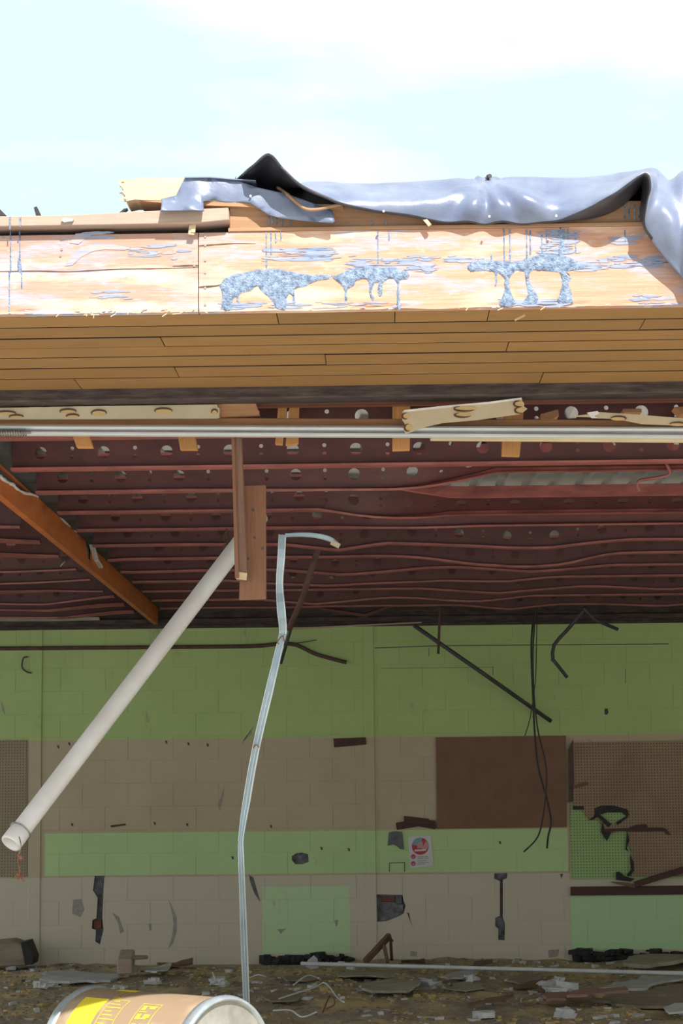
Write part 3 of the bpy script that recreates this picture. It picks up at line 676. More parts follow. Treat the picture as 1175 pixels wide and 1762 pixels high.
q = MB(); q.box((-4.5, YF + .04, zs + .022), (4.5, YH - .02, zs + .04)); q.obj('backing', M['tar_clump'], sf)
q = MB(); p0 = at(886, 551, YF + .09); q.bar(p0, at(903, 542, YF + .06), .006, .004); q.obj('splinter', M['pale'], sf)
q = MB(); a = at(587, 664, YH).z; b_ = at(587, 684, YH).z; q.box((-4.5, YH - .01, b_), (4.5, YH + .12, zs + .03)); tag(q.obj('opening_lintel', M['dark_trim'], bev=.005), 'weathered dark timber trim along the back of the amber soffit', 'trim')
q = MB(); x_ = at(438, 690, 8.2).x; a = at(587, 682, 8.2).z; b_ = at(587, 698, 8.2).z; q.box((x_, 8.16, b_), (4.5, 8.24, zdk)); tag(q.obj('header_beam', M['red_wood'], bev=.004), 'red brown header timber behind the dark trim', 'beam')
# --- wood cleat + white track
def xrun(y_l, y_r, Y, h_px, depth, xa=-900, xb=2100):
    pl, pr = at(0, y_l, Y), at(1175, y_r, Y); d = (pr - pl) / (pr.x - pl.x); return pl + d * (-4.2 - pl.x), pl + d * (4.2 - pl.x)
p0, p1 = xrun(725, 731, 8.16, 0, 0); q = MB(); q.bar(p0, p1, .030, .05); tag(q.obj('long_batten', M['orange_wood_x'], bev=.003), 'long brown batten lying just above the white track', 'batten')
tr = thing('door_track', at(587, 745, 8.08), 'long white metal door track spanning the whole opening', 'track')
p0, p1 = xrun(736, 740, 8.1, 0, 0); q = MB(); q.bar(p0, p1, .018, .05); q.obj('upper_rail', M['white_track'], tr, bev=.003)
q = MB(); q.tube([p0 + V((0, -.028, -.001)), p1 + V((0, -.028, -.001))], .0055, 8); q.obj('rail_bead', M['white_track'], tr, smooth=True)
p0, p1 = xrun(741, 747, 8.1, 0, 0); q = MB(); q.bar(p0, p1, .014, .03); q.obj('groove', M['track_groove'], tr)
p0, p1 = xrun(746, 752, 8.1, 0, 0); q = MB(); q.bar(p0, p1, .013, .05); q.obj('lower_rail', M['white_track'], tr, bev=.003)
q = MB(); a, b_ = at(-60, 744.5, 8.07), at(45, 744.5, 8.07); L = b_ - a; pts = []
for i in range(24 * 12 + 1):
    t = i / (24 * 12); th = t * 24 * 2 * math.pi; pts.append(a + L * t + V((0, math.cos(th), math.sin(th))) * .013)
q.tube(pts, .0022, 6); q.obj('coil_spring', M['spring'], tr, smooth=True)
q = MB(); q.tube([a, b_ + V((.02, 0, 0))], .004, 6); q.obj('spring_rod', M['spring'], tr)
a, b_ = at(740, 754, 8.13), at(1175, 757, 8.13); d = (b_ - a); q = MB(); q.bar(a, a + d * 2.6, .02, .03); tag(q.obj('lower_batten', M['cream_wood'], bev=.003), 'cream wooden strip under the right half of the white track', 'batten')
# --- hanger blocks behind the track
HANG = [([(480,692),(497,692),(486,765),(473,764)], 'left half of the split wooden hanger near the grey strip'), ([(500,692),(515,692),(513,763),(500,766),(491,766)], 'right half of the split wooden hanger near the grey strip'),
        ([(675,694),(706,692),(705,774),(675,775)], 'square wooden hanger behind the track beside the torn cream board'), ([(868,684),(904,682),(894,785),(863,784)], 'largest wooden hanger, behind the right end of the tilted cream board'),
        ([(100,700),(132,700),(160,770),(132,770)], 'slanted wooden hanger under the track at the left'), ([(294,700),(324,700),(340,774),(310,774)], 'slanted wooden hanger under the track left of the stud')]
for pts, lab in HANG:
    pts = [pts[0], pts[1]] + pts[2:]; pts[0] = (pts[0][0], 676); pts[1] = (pts[1][0], 676)
    q = plate(pts, 8.28, .035); tag(q.obj('wood_hanger', M['orange_wood'], bev=.002), lab, 'hanger', 'wooden hangers behind the track')
for pts, lab in (([(930,712),(960,704),(962,715),(950,722),(931,722)], 'short wood block end above the track right of the largest hanger'), ([(1160,700),(1200,698),(1200,715),(1172,712)], 'short wood block at the right edge above the track'),
                 ([(1072,703),(1104,703),(1104,710),(1074,710)], 'dark small wood block under the header at right'), ([(85,684),(116,684),(116,700),(85,700)], 'brown wood block above the long cream board, right of the two'),
                 ([(45,684),(67,684),(67,697),(47,697)], 'paler wood block above the long cream board, left of the two')):
    q = plate(pts, 8.25, .1); tag(q.obj('wood_block', M['orange_wood_x'], bev=.002), lab, 'block', 'wood blocks above the track')
# --- cream boards with torn knockouts
def tear(parent, cx, cy, rx, ry, Y, a0=150, a1=380):
    n = 18; plate([(cx + rx*math.cos(2*math.pi*i/n), cy + ry*math.sin(2*math.pi*i/n)) for i in range(n)], Y - .003, .003).obj('torn_patch', M['tear'], parent)
    q = MB(); q.tube([at(cx + rx*math.cos(R(a0 + (a1-a0)*i/12)), cy + ry*math.sin(R(a0 + (a1-a0)*i/12)), Y - .004) for i in range(13)], [.0008 + .003*math.sin(math.pi*i/12) for i in range(13)], 6); q.obj('torn_lip', M['tear_dark'], parent)
cb = thing('cream_board', at(180, 722, 8.1), 'long cream faced board with torn nail spots above the track at left', 'board')
plate([(-500,703),(0,702),(180,698.5),(373,696),(374,700),(378,703),(377,719),(372,720),(180,721),(-500,723)], 8.09, .018).obj('facing', M['cream'], cb)
for t in ((10,711,17,3.2),(28,717,12,3),(117,708,14,4),(125,716,11,3.2),(170,711,13,5.5),(281,707,15,4.5),(369,709,5,4.5)): tear(cb, *t, 8.09)
q = plate([(370,695),(440,693),(447,714),(378,717)], 8.11, .04); tag(q.obj('wood_offcut', M['orange_wood_x'], bev=.002), 'orange wood offcut projecting from the right end of the long cream board', 'offcut')
tb = thing('torn_board', at(800, 745, 8.04), 'tilted cream faced board piece with ragged ends resting on the track', 'board')
plate([(692,708),(696,706),(760,699),(840,692),(897,684),(899,690),(902,700),(907,703),(901,708),(893,712),(820,722),(762,727),(735,733),(712,741),(697,746),(695,738),(698,731),(692,722)], 8.03, .015).obj('facing', M['cream'], tb)
plate([(693,709),(760,702),(840,695),(898,687),(897,684),(840,691.5),(760,698.5),(696,705.5)], 8.029, .012).obj('paper_edge', M['white_paper'], tb)
for t in ((800,703,19,4.5),(797,714,15,4)): tear(tb, *t, 8.03, 30, 240)
for t in ((698,716,6,5),(702,736,6,6),(893,695,9,5),(894,706,8,5)): tear(tb, *t, 8.03, 60, 280)
rb = thing('torn_board', at(1100, 731, 8.04), 'narrow cream board shard with white torn tip at the right above the track', 'board')
plate([(985,716),(1010,713),(1030,709),(1080,712),(1180,720),(1300,728),(1300,742),(1180,732),(1105,729),(1060,720),(1030,719),(1012,717)], 8.05, .014).obj('facing', M['cream'], rb)
plate([(1010,710),(1028,707),(1031,711),(1022,716),(1029,719),(1018,719)], 8.045, .008).obj('paper_tip', M['white_paper'], rb)
for t in ((1064,720,13,3.5),(1166,730,14,3)): tear(rb, *t, 8.05, 180, 400)

# ------------------------------------------------------------------ hanging planks
st = thing('hanging_stud', at(412, 998, 8.2), 'narrow grooved wooden stud hanging down from the track', 'stud')
q = MB(); q.prism([at(398, 735, 8.18), at(414, 735, 8.18), at(425, 998, 8.18), at(405, 996, 8.18)], (0, .07, 0)); q.obj('stud', M['plank2'], st, bev=.002)
q = MB(); q.prism([at(398, 745, 8.165), at(403, 745, 8.165), at(411, 995, 8.165), at(404, 994, 8.165)], (0, .02, 0)); q.obj('stop_bead', M['plank'], st, bev=.002)
q = MB(); q.prism([at(411, 984, 8.175), at(425, 986, 8.175), at(424, 998, 8.175), at(406, 996, 8.175)], (0, .01, 0)); q.obj('pale_end', M['cream_wood'], st)
wp = thing('hanging_plank', at(434, 1031, 8.3), 'wide short brown plank hanging behind the narrow stud', 'plank')
q = MB(); q.prism([at(419, 835, 8.26), at(457, 834, 8.26), at(457.5, 1030, 8.26), at(411, 1032, 8.26)], (0, .04, 0)); q.obj('board', M['plank'], wp, bev=.003)
for x, y in ((438, 925), (452, 944), (427, 961), (436, 878)):
    q = MB(); p = at(x, y, 8.258); q.tube([p + V((0, -.002, 0)), p + V((0, .01, 0))], .005, 8); q.obj('nail', M['dark_steel'], wp)

# ------------------------------------------------------------------ white pipe
pp = thing('drain_pipe', at(20, 1470, 9.6), 'large white plastic pipe hanging aslant from the ceiling, open end at lower left', 'pipe')
A, B = at(448, 888, 10.98), at(18, 1452, 9.6); d = (B - A).normalized()
q = MB(); q.tube([A + d * ((B - A).length * i/20) for i in range(21)], .046, 28, cap=False); o = q.obj('pipe', M['pvc'], pp, smooth=True)
md = o.modifiers.new('wall', 'SOLIDIFY'); md.thickness = .006; md.offset = -1
q = MB(); q.tube([B - d * .09, B - d * .085, B - d * .004, B], [.046, .051, .051, .049], 28, cap=False); o = q.obj('socket', M['pvc_in'], pp, smooth=True)
md = o.modifiers.new('wall', 'SOLIDIFY'); md.thickness = .008; md.offset = -1
e1 = d.orthogonal().normalized(); e2 = d.cross(e1); c = B - d * .085
q = MB(); q.tube([c + (e1*math.cos(2*math.pi*i/24) + e2*math.sin(2*math.pi*i/24)) * .054 for i in range(25)], .003, 6); q.obj('wire_loop', M['steel_wire'], pp, smooth=True)
q = MB(); q.tube(spline([at(33, 1440, 9.55), at(36, 1455, 9.53), at(33, 1470, 9.55), at(29, 1472, 9.55)], 4), .003, 6); q.obj('wire_tail', M['steel_wire'], pp, smooth=True)
tw = thing('copper_tag', at(34, 1517, 9.56), 'frayed copper coloured cord with a knotted tag dangling from the pipe end', 'cord')
q = MB(); q.tube(spline([at(33, 1470, 9.55), at(31, 1482, 9.56), at(34, 1495, 9.55), at(33, 1510, 9.55)], 4), .0035, 6); q.obj('cord', M['wire'], tw, smooth=True)
q = MB(); rnd = random.Random(2)
for k in range(9): q.chip(at(34 + rnd.uniform(-5, 6), 1508 + rnd.uniform(-5, 7), 9.55), .009, rnd)
for k in range(4): q.chip(at(34 + rnd.uniform(-5, 4), 1474 + rnd.uniform(-3, 3), 9.55), .007, rnd)
q.obj('tag', M['wire'], tw)
ch = thing('hanger_chain', at(388, 945, 11.4), 'short rusty chain holding the upper end of the white pipe', 'chain')
for k in range(4):
    c0 = at(389 + (-1)**k, 916 + 9*k, 11.45 + .0 * k); q = MB(); e = V((1, 0, 0)) if k % 2 else V((.3, 1, 0)).normalized()
    q.tube([c0 + (e*math.cos(2*math.pi*i/14)*.011 + V((0,0,1))*math.sin(2*math.pi*i/14)*.02) for i in range(15)], .004, 6); q.obj('link', M['rust'], ch, smooth=True)
q = MB(); q.tube([at(391, 940, 11.4), at(398, 950, 11.2), at(404, 962, 10.9)], .006, 6); q.tube([at(396, 934, 11.4), at(402, 944, 11.2)], .005, 6); q.obj('hook', M['steel_wire'], ch)

# ------------------------------------------------------------------ bent grey metal strip
sp = thing('metal_strip', at(420, 1710, 10.2), 'tall bent grey metal strip standing from the debris to the ceiling', 'strip')
pl = [(486,920,9.9),(484,960,9.9),(481,1005,9.95),(484,1050,9.95),(487,1085,10.0),(483,1105,10.0),(463,1190,10.0),(440,1290,10.05),(424,1380,10.1),(415,1440,10.1),(415,1475,10.1),(418,1560,10.15),(421,1640,10.2),(424,1720,10.25),(427,1790,10.3)]
wd = [13,13,12,15,13,12,14,13,13,9,10,11,12,11,11]
pl.append((430, 1930, 10.4)); wd.append(11)
def ribbon(pts, w_, a, b_, off, t, name, m):
    q = MB(); P = [at(*p) for p in pts]; PW = []
    PS = spline(P, 3); WS = [w_[i//3] + (w_[min(i//3+1, len(w_)-1)] - w_[i//3])*(i % 3)/3 for i in range(len(PS))]
    vs = []; fs = []
    for i, p in enumerate(PS):
        dd = (PS[min(i+1, len(PS)-1)] - PS[max(i-1, 0)]).normalized(); s_ = dd.cross(V((0, 1, 0))).normalized()
        if s_.x < 0: s_ = -s_
        h = WS[i] / FPX * p.y
        for u, v_ in ((a, 0), (b_, 0), (b_, t), (a, t)): vs.append(p + s_*h*u + V((0, off + v_, 0)))
    for i in range(len(PS)-1):
        for j in range(4): fs.append((i*4+j, i*4+(j+1) % 4, (i+1)*4+(j+1) % 4, (i+1)*4+j))
    fs += [(3,2,1,0), tuple(4*(len(PS)-1)+j for j in range(4))]
    q.add(vs, fs); return q.obj(name, m, sp)
ribbon(pl, wd, -.5, .5, 0, .004, 'face', M['alu']); ribbon(pl, wd, .32, .5, -.012, .012, 'flange', M['alu_edge']); ribbon(pl, wd, -.5, -.4, -.012, .012, 'flange', M['alu_edge'])
ribbon(pl[6:], wd[6:], -.06, .06, -.005, .005, 'rib', M['alu_edge'])
P = spline([at(491, 921, 9.9), at(520, 920, 9.8), at(545, 922, 9.75), at(568, 928, 9.72), at(582, 938, 9.7)], 4)
q = MB(); vs = []; fs = []
for i, p in enumerate(P):
    for u, v_ in ((-.5, -.02), (.5, -.02), (.5, .02), (-.5, .02)): vs.append(p + V((0, v_, u * (.016 + .012*i/len(P)))))
for i in range(len(P)-1):
    for j in range(4): fs.append((i*4+j, i*4+(j+1) % 4, (i+1)*4+(j+1) % 4, (i+1)*4+j))
fs += [(0,1,2,3), tuple(4*(len(P)-1)+j for j in (3,2,1,0))]
q.add(vs, fs); q.obj('bent_top', M['alu'], sp, bev=.003)
q = MB(); q.bar(at(570, 933, 9.68), at(584, 940, 9.68), .022, .03); q.obj('frayed_tip', M['cream'], sp)
q = MB(); q.tube(spline([at(480, 1108, 9.97), at(477, 1104, 9.96), at(486, 1094, 9.96), at(489, 1104, 9.96)], 3), .003, 5); q.tube(spline([at(436, 1287, 10.02), at(440, 1281, 10.01), at(446, 1286, 10.02)], 3), .003, 5); q.obj('tie_wire', M['wire'], sp)

# ------------------------------------------------------------------ fascia
zf0, zf1 = at(587, 533, YF).z, at(587, 397, YF).z
slope = 0.0
xj = at(341.5, 470, YF).x
def fascia_board(xa, xb, cracks, name, m, label):
    xs = [xa + (xb - xa)*i/400 for i in range(401)]; cz = set()
    zsamp = [zf0 + (zf1 - zf0)*i/28 for i in range(29)]
    q = MB(); vs = []; nz_ = len(zsamp); rnd = random.Random(11)
    def rough(x, z):
        d = noise.noise(V((x*1.3, 0, z*60))) * .0012
        e = min((z - zf0), .03)
        if e < .012: d += max(0, noise.noise(V((x*9, 3, z*40)))) * .008
        return d
    for x in xs:
        for j, z in enumerate(zsamp):
            zz = z
            if j == 0: zz += noise.noise(V((x*7, 1, 0)))*.004
            vs.append((x, YF + rough(x, z), zz))
    fs = [(i*nz_+j, (i+1)*nz_+j, (i+1)*nz_+j+1, i*nz_+j+1) for i in range(400) for j in range(nz_-1)]
    q.add(vs, fs)
    q.add([(xa, YF, zf0), (xb, YF, zf0), (xb, YF + .038, zf0), (xa, YF + .038, zf0), (xa, YF, zf1), (xb, YF, zf1), (xb, YF + .038, zf1), (xa, YF + .038, zf1)], [(0,3,2,1),(4,5,6,7),(1,2,6,5),(3,0,4,7),(2,3,7,6)])
    root = thing(name, ((xa+xb)/2, YF, zf0), label, 'board', 'fascia boards')
    q.obj('board', m, root); return root
F1 = fascia_board(-4.4, xj - .0015, None, 'fascia_board', M['fascia_l'], 'sunlit fascia board left of the butt joint, split along its length')
F2 = fascia_board(xj + .0015, 4.4, None, 'fascia_board', M['fascia'], 'sunlit fascia board right of the butt joint, smeared with tar')
def crack(par, pts, wpx, name='crack', m='tear_dark'):
    q = MB(); P = [at(x, y, YF - .0015) for x, y in pts]; P = spline(P, 5); rnd = random.Random(len(pts))
    up = []; dn = []
    for i, p in enumerate(P):
        h = (wpx * (.35 + .65*abs(noise.noise(V((p.x*15, 2, 0))))*1.6) * min(1, (len(P)-i)/6)) / FPX * YF / 2; up.append(p + V((0,0,h))); dn.append(p - V((0,0,h)))
    q.prism(up + dn[::-1], (0, .002, 0)); q.obj(name, M[m], par)
crack(F1, [(-300,470),(-100,468),(0,467),(60,466),(120,467),(200,463),(270,462),(341,460)], 2.6)
crack(F1, [(341,457),(320,457),(297,458)], 5)
crack(F2, [(342,423),(370,421),(400,419),(440,419)], 3.5); crack(F2, [(342,494),(370,492),(395,487),(440,487),(480,484)], 4.5)
crack(F2, [(1050,457),(1100,457),(1140,452),(1175,452)], 2.0)
for x, y in ((353,407),(353,422),(353,448),(353,469),(353,495),(353,524),(334,457),(106,429),(104,440),(5,408)):
    q = MB(); p = at(x, y, YF - .003); q.tube([p, p + V((0, .008, 0))], .004, 10); q.obj('nail_head', M['spring'], F1 if x < 341 else F2)
q = MB(); p = at(973, 477, YF - .002); q.tube([p, p + V((0, .012, 0))], .012, 14); q.obj('bolt_head', M['pink_wood'], F2, smooth=False)
q = MB(); p = at(973, 476, YF - .0015); q.tube([p, p + V((0, .01, 0))], .0145, 14); q.obj('bolt_hole', M['tear_dark'], F2)
# splinters on the lower edge
rnd = random.Random(9)
for par, n_, x0_, x1_ in ((F1, 30, 5, 335), (F2, 14, 350, 1190)):
    q = MB()
    for k in range(n_):
        x = rnd.uniform(x0_, x1_) if par is F2 or k < 6 else rnd.uniform(125, 335); y = 543 - 17*x/1175 + rnd.uniform(-8, 2)*(1 if par is F1 else .4)
        a = at(x, y, YF - .003); q.bar(a, a + V((rnd.uniform(-.03, .0), rnd.uniform(-.006, .0), rnd.uniform(-.012, .006))), .0025, .002, (0, .3, 1))
    o = q.obj('splinters', M['pale'], par); o['kind'] = 'stuff'
# tar
def tar(pts, t=.004, par=None):
    P = spline([at(x, y, YF) for x, y in pts + pts[:1]], 4)[:-1] if t > .0025 else [at(x, y, YF) for x, y in pts]
    if t > .0025: P = [p + V((noise.noise(p*70), 0, noise.noise(p*70 + V((9,9,9)))))*.004 for p in P]
    poly = [(p.x, p.z) for p in P]
    lo = [min(p[i] for p in poly) for i in (0, 1)]; hi = [max(p[i] for p in poly) for i in (0, 1)]
    inner = []; s_ = .008; x = lo[0] + s_/2
    while x < hi[0]:
        z = lo[1] + s_/2
        while z < hi[1]:
            if inpoly((x, z), poly): inner.append((x, z))
            z += s_
        x += s_
    ov, tri = cdt(poly, (), inner); nb = len(poly); q = MB()
    vs = []
    for i, p in enumerate(ov):
        hgt = -.0003 if i < nb else t * (.5 + 1.1*abs(noise.noise(V((p.x*90, 1, p.y*90)))))
        vs.append((p.x, YF - .0012 - hgt, p.y))
    q.add(vs, tri); q.obj('tar_patch', M['tar'], par or F2, smooth=True)
def drip(x, y0, y1, w_=2.5, par=None):
    tar([(x-w_/2, y0), (x+w_/2, y0), (x+w_*.35, (y0+y1)/2), (x+w_*.8, y1-6), (x+w_*.3, y1), (x-w_*.5, y1-2), (x-w_*.3, (y0+y1)/2)], .002, par)
tar([(377,492),(384,482),(398,474),(420,468),(450,464),(480,464),(510,470),(545,473),(568,474),(566,480),(540,484),(528,492),(508,497),(507,515),(508,527),(505,524),(502,508),(494,510),(492,532),(478,532),(470,520),(455,506),(443,492),(432,500),(412,508),(412,526),(408,522),(407,512),(400,515),(400,532),(384,532),(382,505)])
tar([(570,475),(590,470),(605,463),(640,461),(690,463),(703,472),(700,479),(688,483),(687,505),(690,530),(684,530),(683,490),(676,480),(668,480),(659,487),(657,505),(653,510),(650,498),(652,486),(645,488),(640,500),(644,515),(638,514),(634,490),(630,480),(615,481),(610,490),(598,498),(597,520),(594,522),(591,495),(580,485)])
tar([(803,462),(808,454),(825,450),(850,449),(868,450),(890,450),(905,445),(930,439),(960,440),(985,446),(1000,455),(1010,462),(975,467),(982,478),(978,490),(983,505),(985,522),(960,522),(963,505),(966,488),(960,470),(925,466),(912,468),(911,482),(916,496),(926,510),(920,524),(900,524),(908,505),(906,490),(902,470),(890,466),(880,474),(876,488),(880,505),(888,526),(860,526),(866,505),(868,480),(856,470),(855,490),(852,492),(850,470),(830,466),(812,467)])
for x, a, b_ in ((458,396,462),(466,396,440),(474,398,420),(483,395,415),(650,395,460),(669,394,415),(867,394,452),(877,394,450),(906,394,446),(912,396,440),(932,404,442),(940,394,440),(964,388,442),(977,390,438),(990,400,436),(1075,396,420),(845,438,450)): drip(x, a, b_, 2.6)
tar([(958,395),(972,394),(972,420),(968,440),(960,440),(962,418)], .002)
for x, a, b_ in ((18,380,470),(16,468,540),(34,398,462),(37,465,498)): drip(x, a, b_, 2.4, F1)
tar([(30,452),(33,440),(36,450),(38,462),(35,470),(30,464)], .002, F1)
M['dry_blue'] = plain('dry_brushed_tar', (.16, .22, .35), (.27, .28, .33), 8, (1, 1, 12), .7, .2, kind='World', p=(.4, .6))
def streaks(x0, x1, y0, y1, n, par, seed, lmax=46):
    rnd = random.Random(seed); q = MB()
    for k in range(n):
        l = rnd.uniform(10, lmax); x = rnd.uniform(x0, max(x0 + 1, x1 - l)); y = rnd.uniform(y0, y1); h = rnd.uniform(.5, 2.0); w_ = rnd.uniform(-1.5, .5)
        up = [(x, y), (x + l*.2, y - h*.7 + w_*.2), (x + l*.6, y - h + w_*.6), (x + l, y + w_)]; dn = [(x + l*.7, y + h*.8 + w_*.7), (x + l*.3, y + h + w_*.3)]
        yy = YF - .0016 - k*.00001; q.prism([at(a, b, yy) for a, b in up + dn], (0, .0008, 0))
    q.obj('brushed_tar', M['dry_blue'], par)
streaks(448, 590, 427, 449, 60, F2, 1, 60); streaks(590, 760, 440, 470, 75, F2, 2, 50); streaks(720, 750, 446, 466, 26, F2, 3, 26)
streaks(1040, 1150, 441, 460, 40, F2, 4, 50); streaks(1045, 1110, 408, 420, 18, F2, 5); streaks(920, 1000, 396, 445, 70, F2, 6, 40)
streaks(760, 860, 440, 452, 22, F2, 7); streaks(985, 1050, 447, 466, 30, F2, 8); streaks(370, 700, 520, 531, 50, F2, 9); streaks(850, 1000, 515, 528, 40, F2, 10); streaks(1080, 1175, 508, 522, 16, F2, 11)
streaks(215, 335, 420, 446, 22, F1, 12, 50); streaks(130, 210, 398, 412, 18, F1, 13); streaks(150, 240, 500, 516, 14, F1, 14)
def smear(pts, par):
    plate(pts, YF - .0016, .001).obj('dry_tar_smear', M['smear'], par)
M['smear'] = plain('dry_blue_grey_smear', (.22, .25, .34), (.36, .29, .27), 5, (1, 1, 12), .8, .2, kind='World', p=(.42, .6))
smear([(112,458),(122,440),(140,425),(165,418),(190,420),(225,426),(215,430),(180,429),(160,432),(140,442),(125,456)], F1)
smear([(120,418),(130,402),(170,400),(150,408),(135,420)], F1)
# narrow cap strip above the right fascia
q = MB(); a, b_ = at(587, 397, YF).z, at(587, 390, YF).z; q.box((xj + .1, YF - .006, a + .001), (4.4, YF + .04, b_)); tag(q.obj('cap_strip', M['nailer'], bev=.002), 'thin wooden strip along the top of the tar smeared fascia', 'strip')
q = MB(); q.box((at(394, 370, YF).x, YF + .012, b_), (4.4, YF + .05, at(587, 351, YF).z)); tag(q.obj('roof_nailer', M['nailer'], bev=.003), 'brown nailer board in the shade under the roof membrane', 'board')
for x, a1, b1 in ((462,372,388),(468,372,386),(476,374,386),(485,374,388),(500,380,388),(640,380,388),(664,378,388),(963,378,388),(975,380,388),(1075,352,380),(1082,350,378),(1092,350,382),(1099,356,380)):
    plate([(x-1.5,a1),(x+1.5,a1),(x+1,b1),(x-1,b1)], YF + .010, .003).obj('tar_patch', M['tar'], bpy.data.objects['roof_nailer'])
q = MB(); q.box((-4.4, YF + .05, zf1 - .005), (at(395, 370, YF).x, YF + .12, zf1 + .045)); tag(q.obj('roof_nailer', M['tar_clump']), 'recessed timber coloured black as the shaded gap under the loose top board at left', 'board')  # black colour stands for the shade in the gap
# loose 2x4 at left
lb = thing('loose_board', at(150, 395, YF - .03), 'loose weathered board lying along the roof edge at left', 'board')
q = MB(); q.prism([at(-700, 385, YF - .04), at(0, 372, YF - .04), at(120, 370, YF - .04), at(250, 363, YF - .04), at(393, 357, YF - .04), at(394, 379, YF - .04), at(340, 384, YF - .04), at(200, 387, YF - .04), at(0, 390, YF - .04), at(-700, 402, YF - .04)], (0, .11, 0)); q.obj('board', M['grey_wood'], lb, bev=.003)
q = plate([(105,379),(110,374),(127,377),(125,380),(110,382)], YF - .05, .01); q.obj('tin_scrap', M['drywall'], lb)
for x, a1, b1 in ((17,373,395),(35,373,390)): plate([(x-1.2,a1),(x+1.2,a1),(x+1,b1),(x-1,b1)], YF - .043, .003).obj('tar_patch', M['tar'], lb)
for pts, lab in (([(58,357),(63,355),(71,372),(62,372)], 'small black roofing scrap standing on the loose board'), ([(-20,362),(0,360),(11,371),(-20,373)], 'black roofing scrap at the far left roof edge'), ([(205,366),(213,359),(219,358),(210,366)], 'tiny grey scrap on the loose board left of the splintered board')):
    tag(plate(pts, YF - .02, .03).obj('roofing_scrap', M['tar_clump']), lab, 'scrap')
# splintered board
sb = thing('splintered_board', at(330, 350, YF - .01), 'broken pale board with a splintered end sticking out over the roof edge', 'board')
q = MB(); fr = [(208,320),(206,316),(212,316),(216,311),(236,306),(330,305.5),(400,310),(440,326),(440,348),(430,349),(360,347),(277,345),(250,344),(232,343),(218,346),(214,340),(216,337),(210,330),(213,327)]
q.prism([at(x, y, YF - .012) for x, y in fr], (0, .13, 0)); q.obj('board', M['pale'], sb)
q = MB(); q.prism([at(x, y, YF - .014) for x, y in ((240,345),(590,352),(590,357),(430,356),(300,351))], (0, .13, 0)); q.obj('underside', M['nailer'], sb)  # strip coloured brown for the shade under the board
q = MB(); rnd = random.Random(21)
for k in range(34):
    y = rnd.uniform(309, 346); a = at(rnd.uniform(214, 224), y, YF - .014 + rnd.uniform(0, .11)); L_ = rnd.uniform(.004, .028); h_ = rnd.uniform(.002, .007); dz = rnd.uniform(-.006, .006)
    q.add([a + V((0,0,-h_)), a + V((0,.008,h_*.2)), a + V((0,0,h_)), a + V((-L_,.002,dz))], [(0,1,3),(1,2,3),(2,0,3),(0,2,1)])
q.obj('splinter', M['pale'], sb)
q = MB(); q.bar(at(331, 388, YF - .02), at(329, 404, YF - .02), .02, .01, (1, 0, 0)); q.bar(at(334, 384, YF - .02), at(332, 400, YF - .025), .014, .008, (1, 0, 0)); tag(q.obj('wood_splinter', M['pale']), 'pale splinter dangling below the loose board at the butt joint', 'splinter')
q = MB(); q.bar(at(728, 374, YF - .02), at(744, 372, YF - .02), .012, .01); q.bar(at(728, 374, YF - .025), at(740, 388, YF - .03), .012, .01); q.bar(at(754, 374, YF - .01), at(770, 378, YF - .02), .007, .007); tag(q.obj('wood_splinter', M['pale']), 'split wood chips poking out under the membrane at centre', 'splinter')

# ------------------------------------------------------------------ roof membrane
def sheet(pts, name, mats, par, step=.02, nz_=.004):
    P = [at(*p) for p in pts]; poly = [(p.x, p.z) for p in P]
    lo = [min(p[i] for p in poly) for i in (0, 1)]; hi = [max(p[i] for p in poly) for i in (0, 1)]
    inner = []; x = lo[0] + step/2
    while x < hi[0]:
        z = lo[1] + step/2
        while z < hi[1]:
            if inpoly((x, z), poly): inner.append((x, z))
            z += step
        x += step
    ov, tri = cdt(poly, (), inner); vs = []
    for p in ov:
        sw = sy = 0
        for k in P:
            wgt = 1 / ((k.x - p.x)**2 + (k.z - p.y)**2 + 1e-5)**1.5; sw += wgt; sy += wgt * k.y
        vs.append((p.x, sy/sw + nz_ * noise.noise(V((p.x*12, 0, p.y*12))), p.y))
    q = MB(); q.add(vs, tri); o = q.obj(name, mats, par, smooth=True); md = o.modifiers.new('t', 'SOLIDIFY'); md.thickness = .003; md.offset = 0; return o
mbn = thing('roof_membrane', at(800, 380, YF), 'grey rubber roof membrane torn loose and curling over the roof edge', 'membrane')
y0 = YF - .014
sheet([(318,305,y0),(360,305,y0),(402,308,y0),(440,322,y0),(500,336,y0-.01),(545,352,y0-.02),(572,362,y0-.02),(576,381,y0-.03),(572,384,y0-.03),(520,380,y0-.02),(480,375,y0-.02),(462,370,y0-.015),(447,360,y0-.01),(430,349,y0-.01),(415,347,y0-.005),(405,349,y0),(388,348,y0),(368,344,y0),(350,347,y0-.01),(350,354,y0-.03),(351,363,y0-.06),(330,362,y0-.06),(276,363,y0-.06),(278,352,y0-.035),(277,343,y0-.02),(296,338,y0),(303,336,y0),(308,326,y0)], 'torn_ply', M['membrane'], mbn)
q = MB(); a = [at(x, y, YF - .026) for x, y in ((318,304.5),(360,304),(402,307.5),(440,310))]; q.add(a + [p + V((0, .3, .0)) for p in a], [(i, i+1, i+5, i+4) for i in range(3)]); o = q.obj('torn_ply', M['membrane'], mbn); md = o.modifiers.new('t', 'SOLIDIFY'); md.thickness = .003
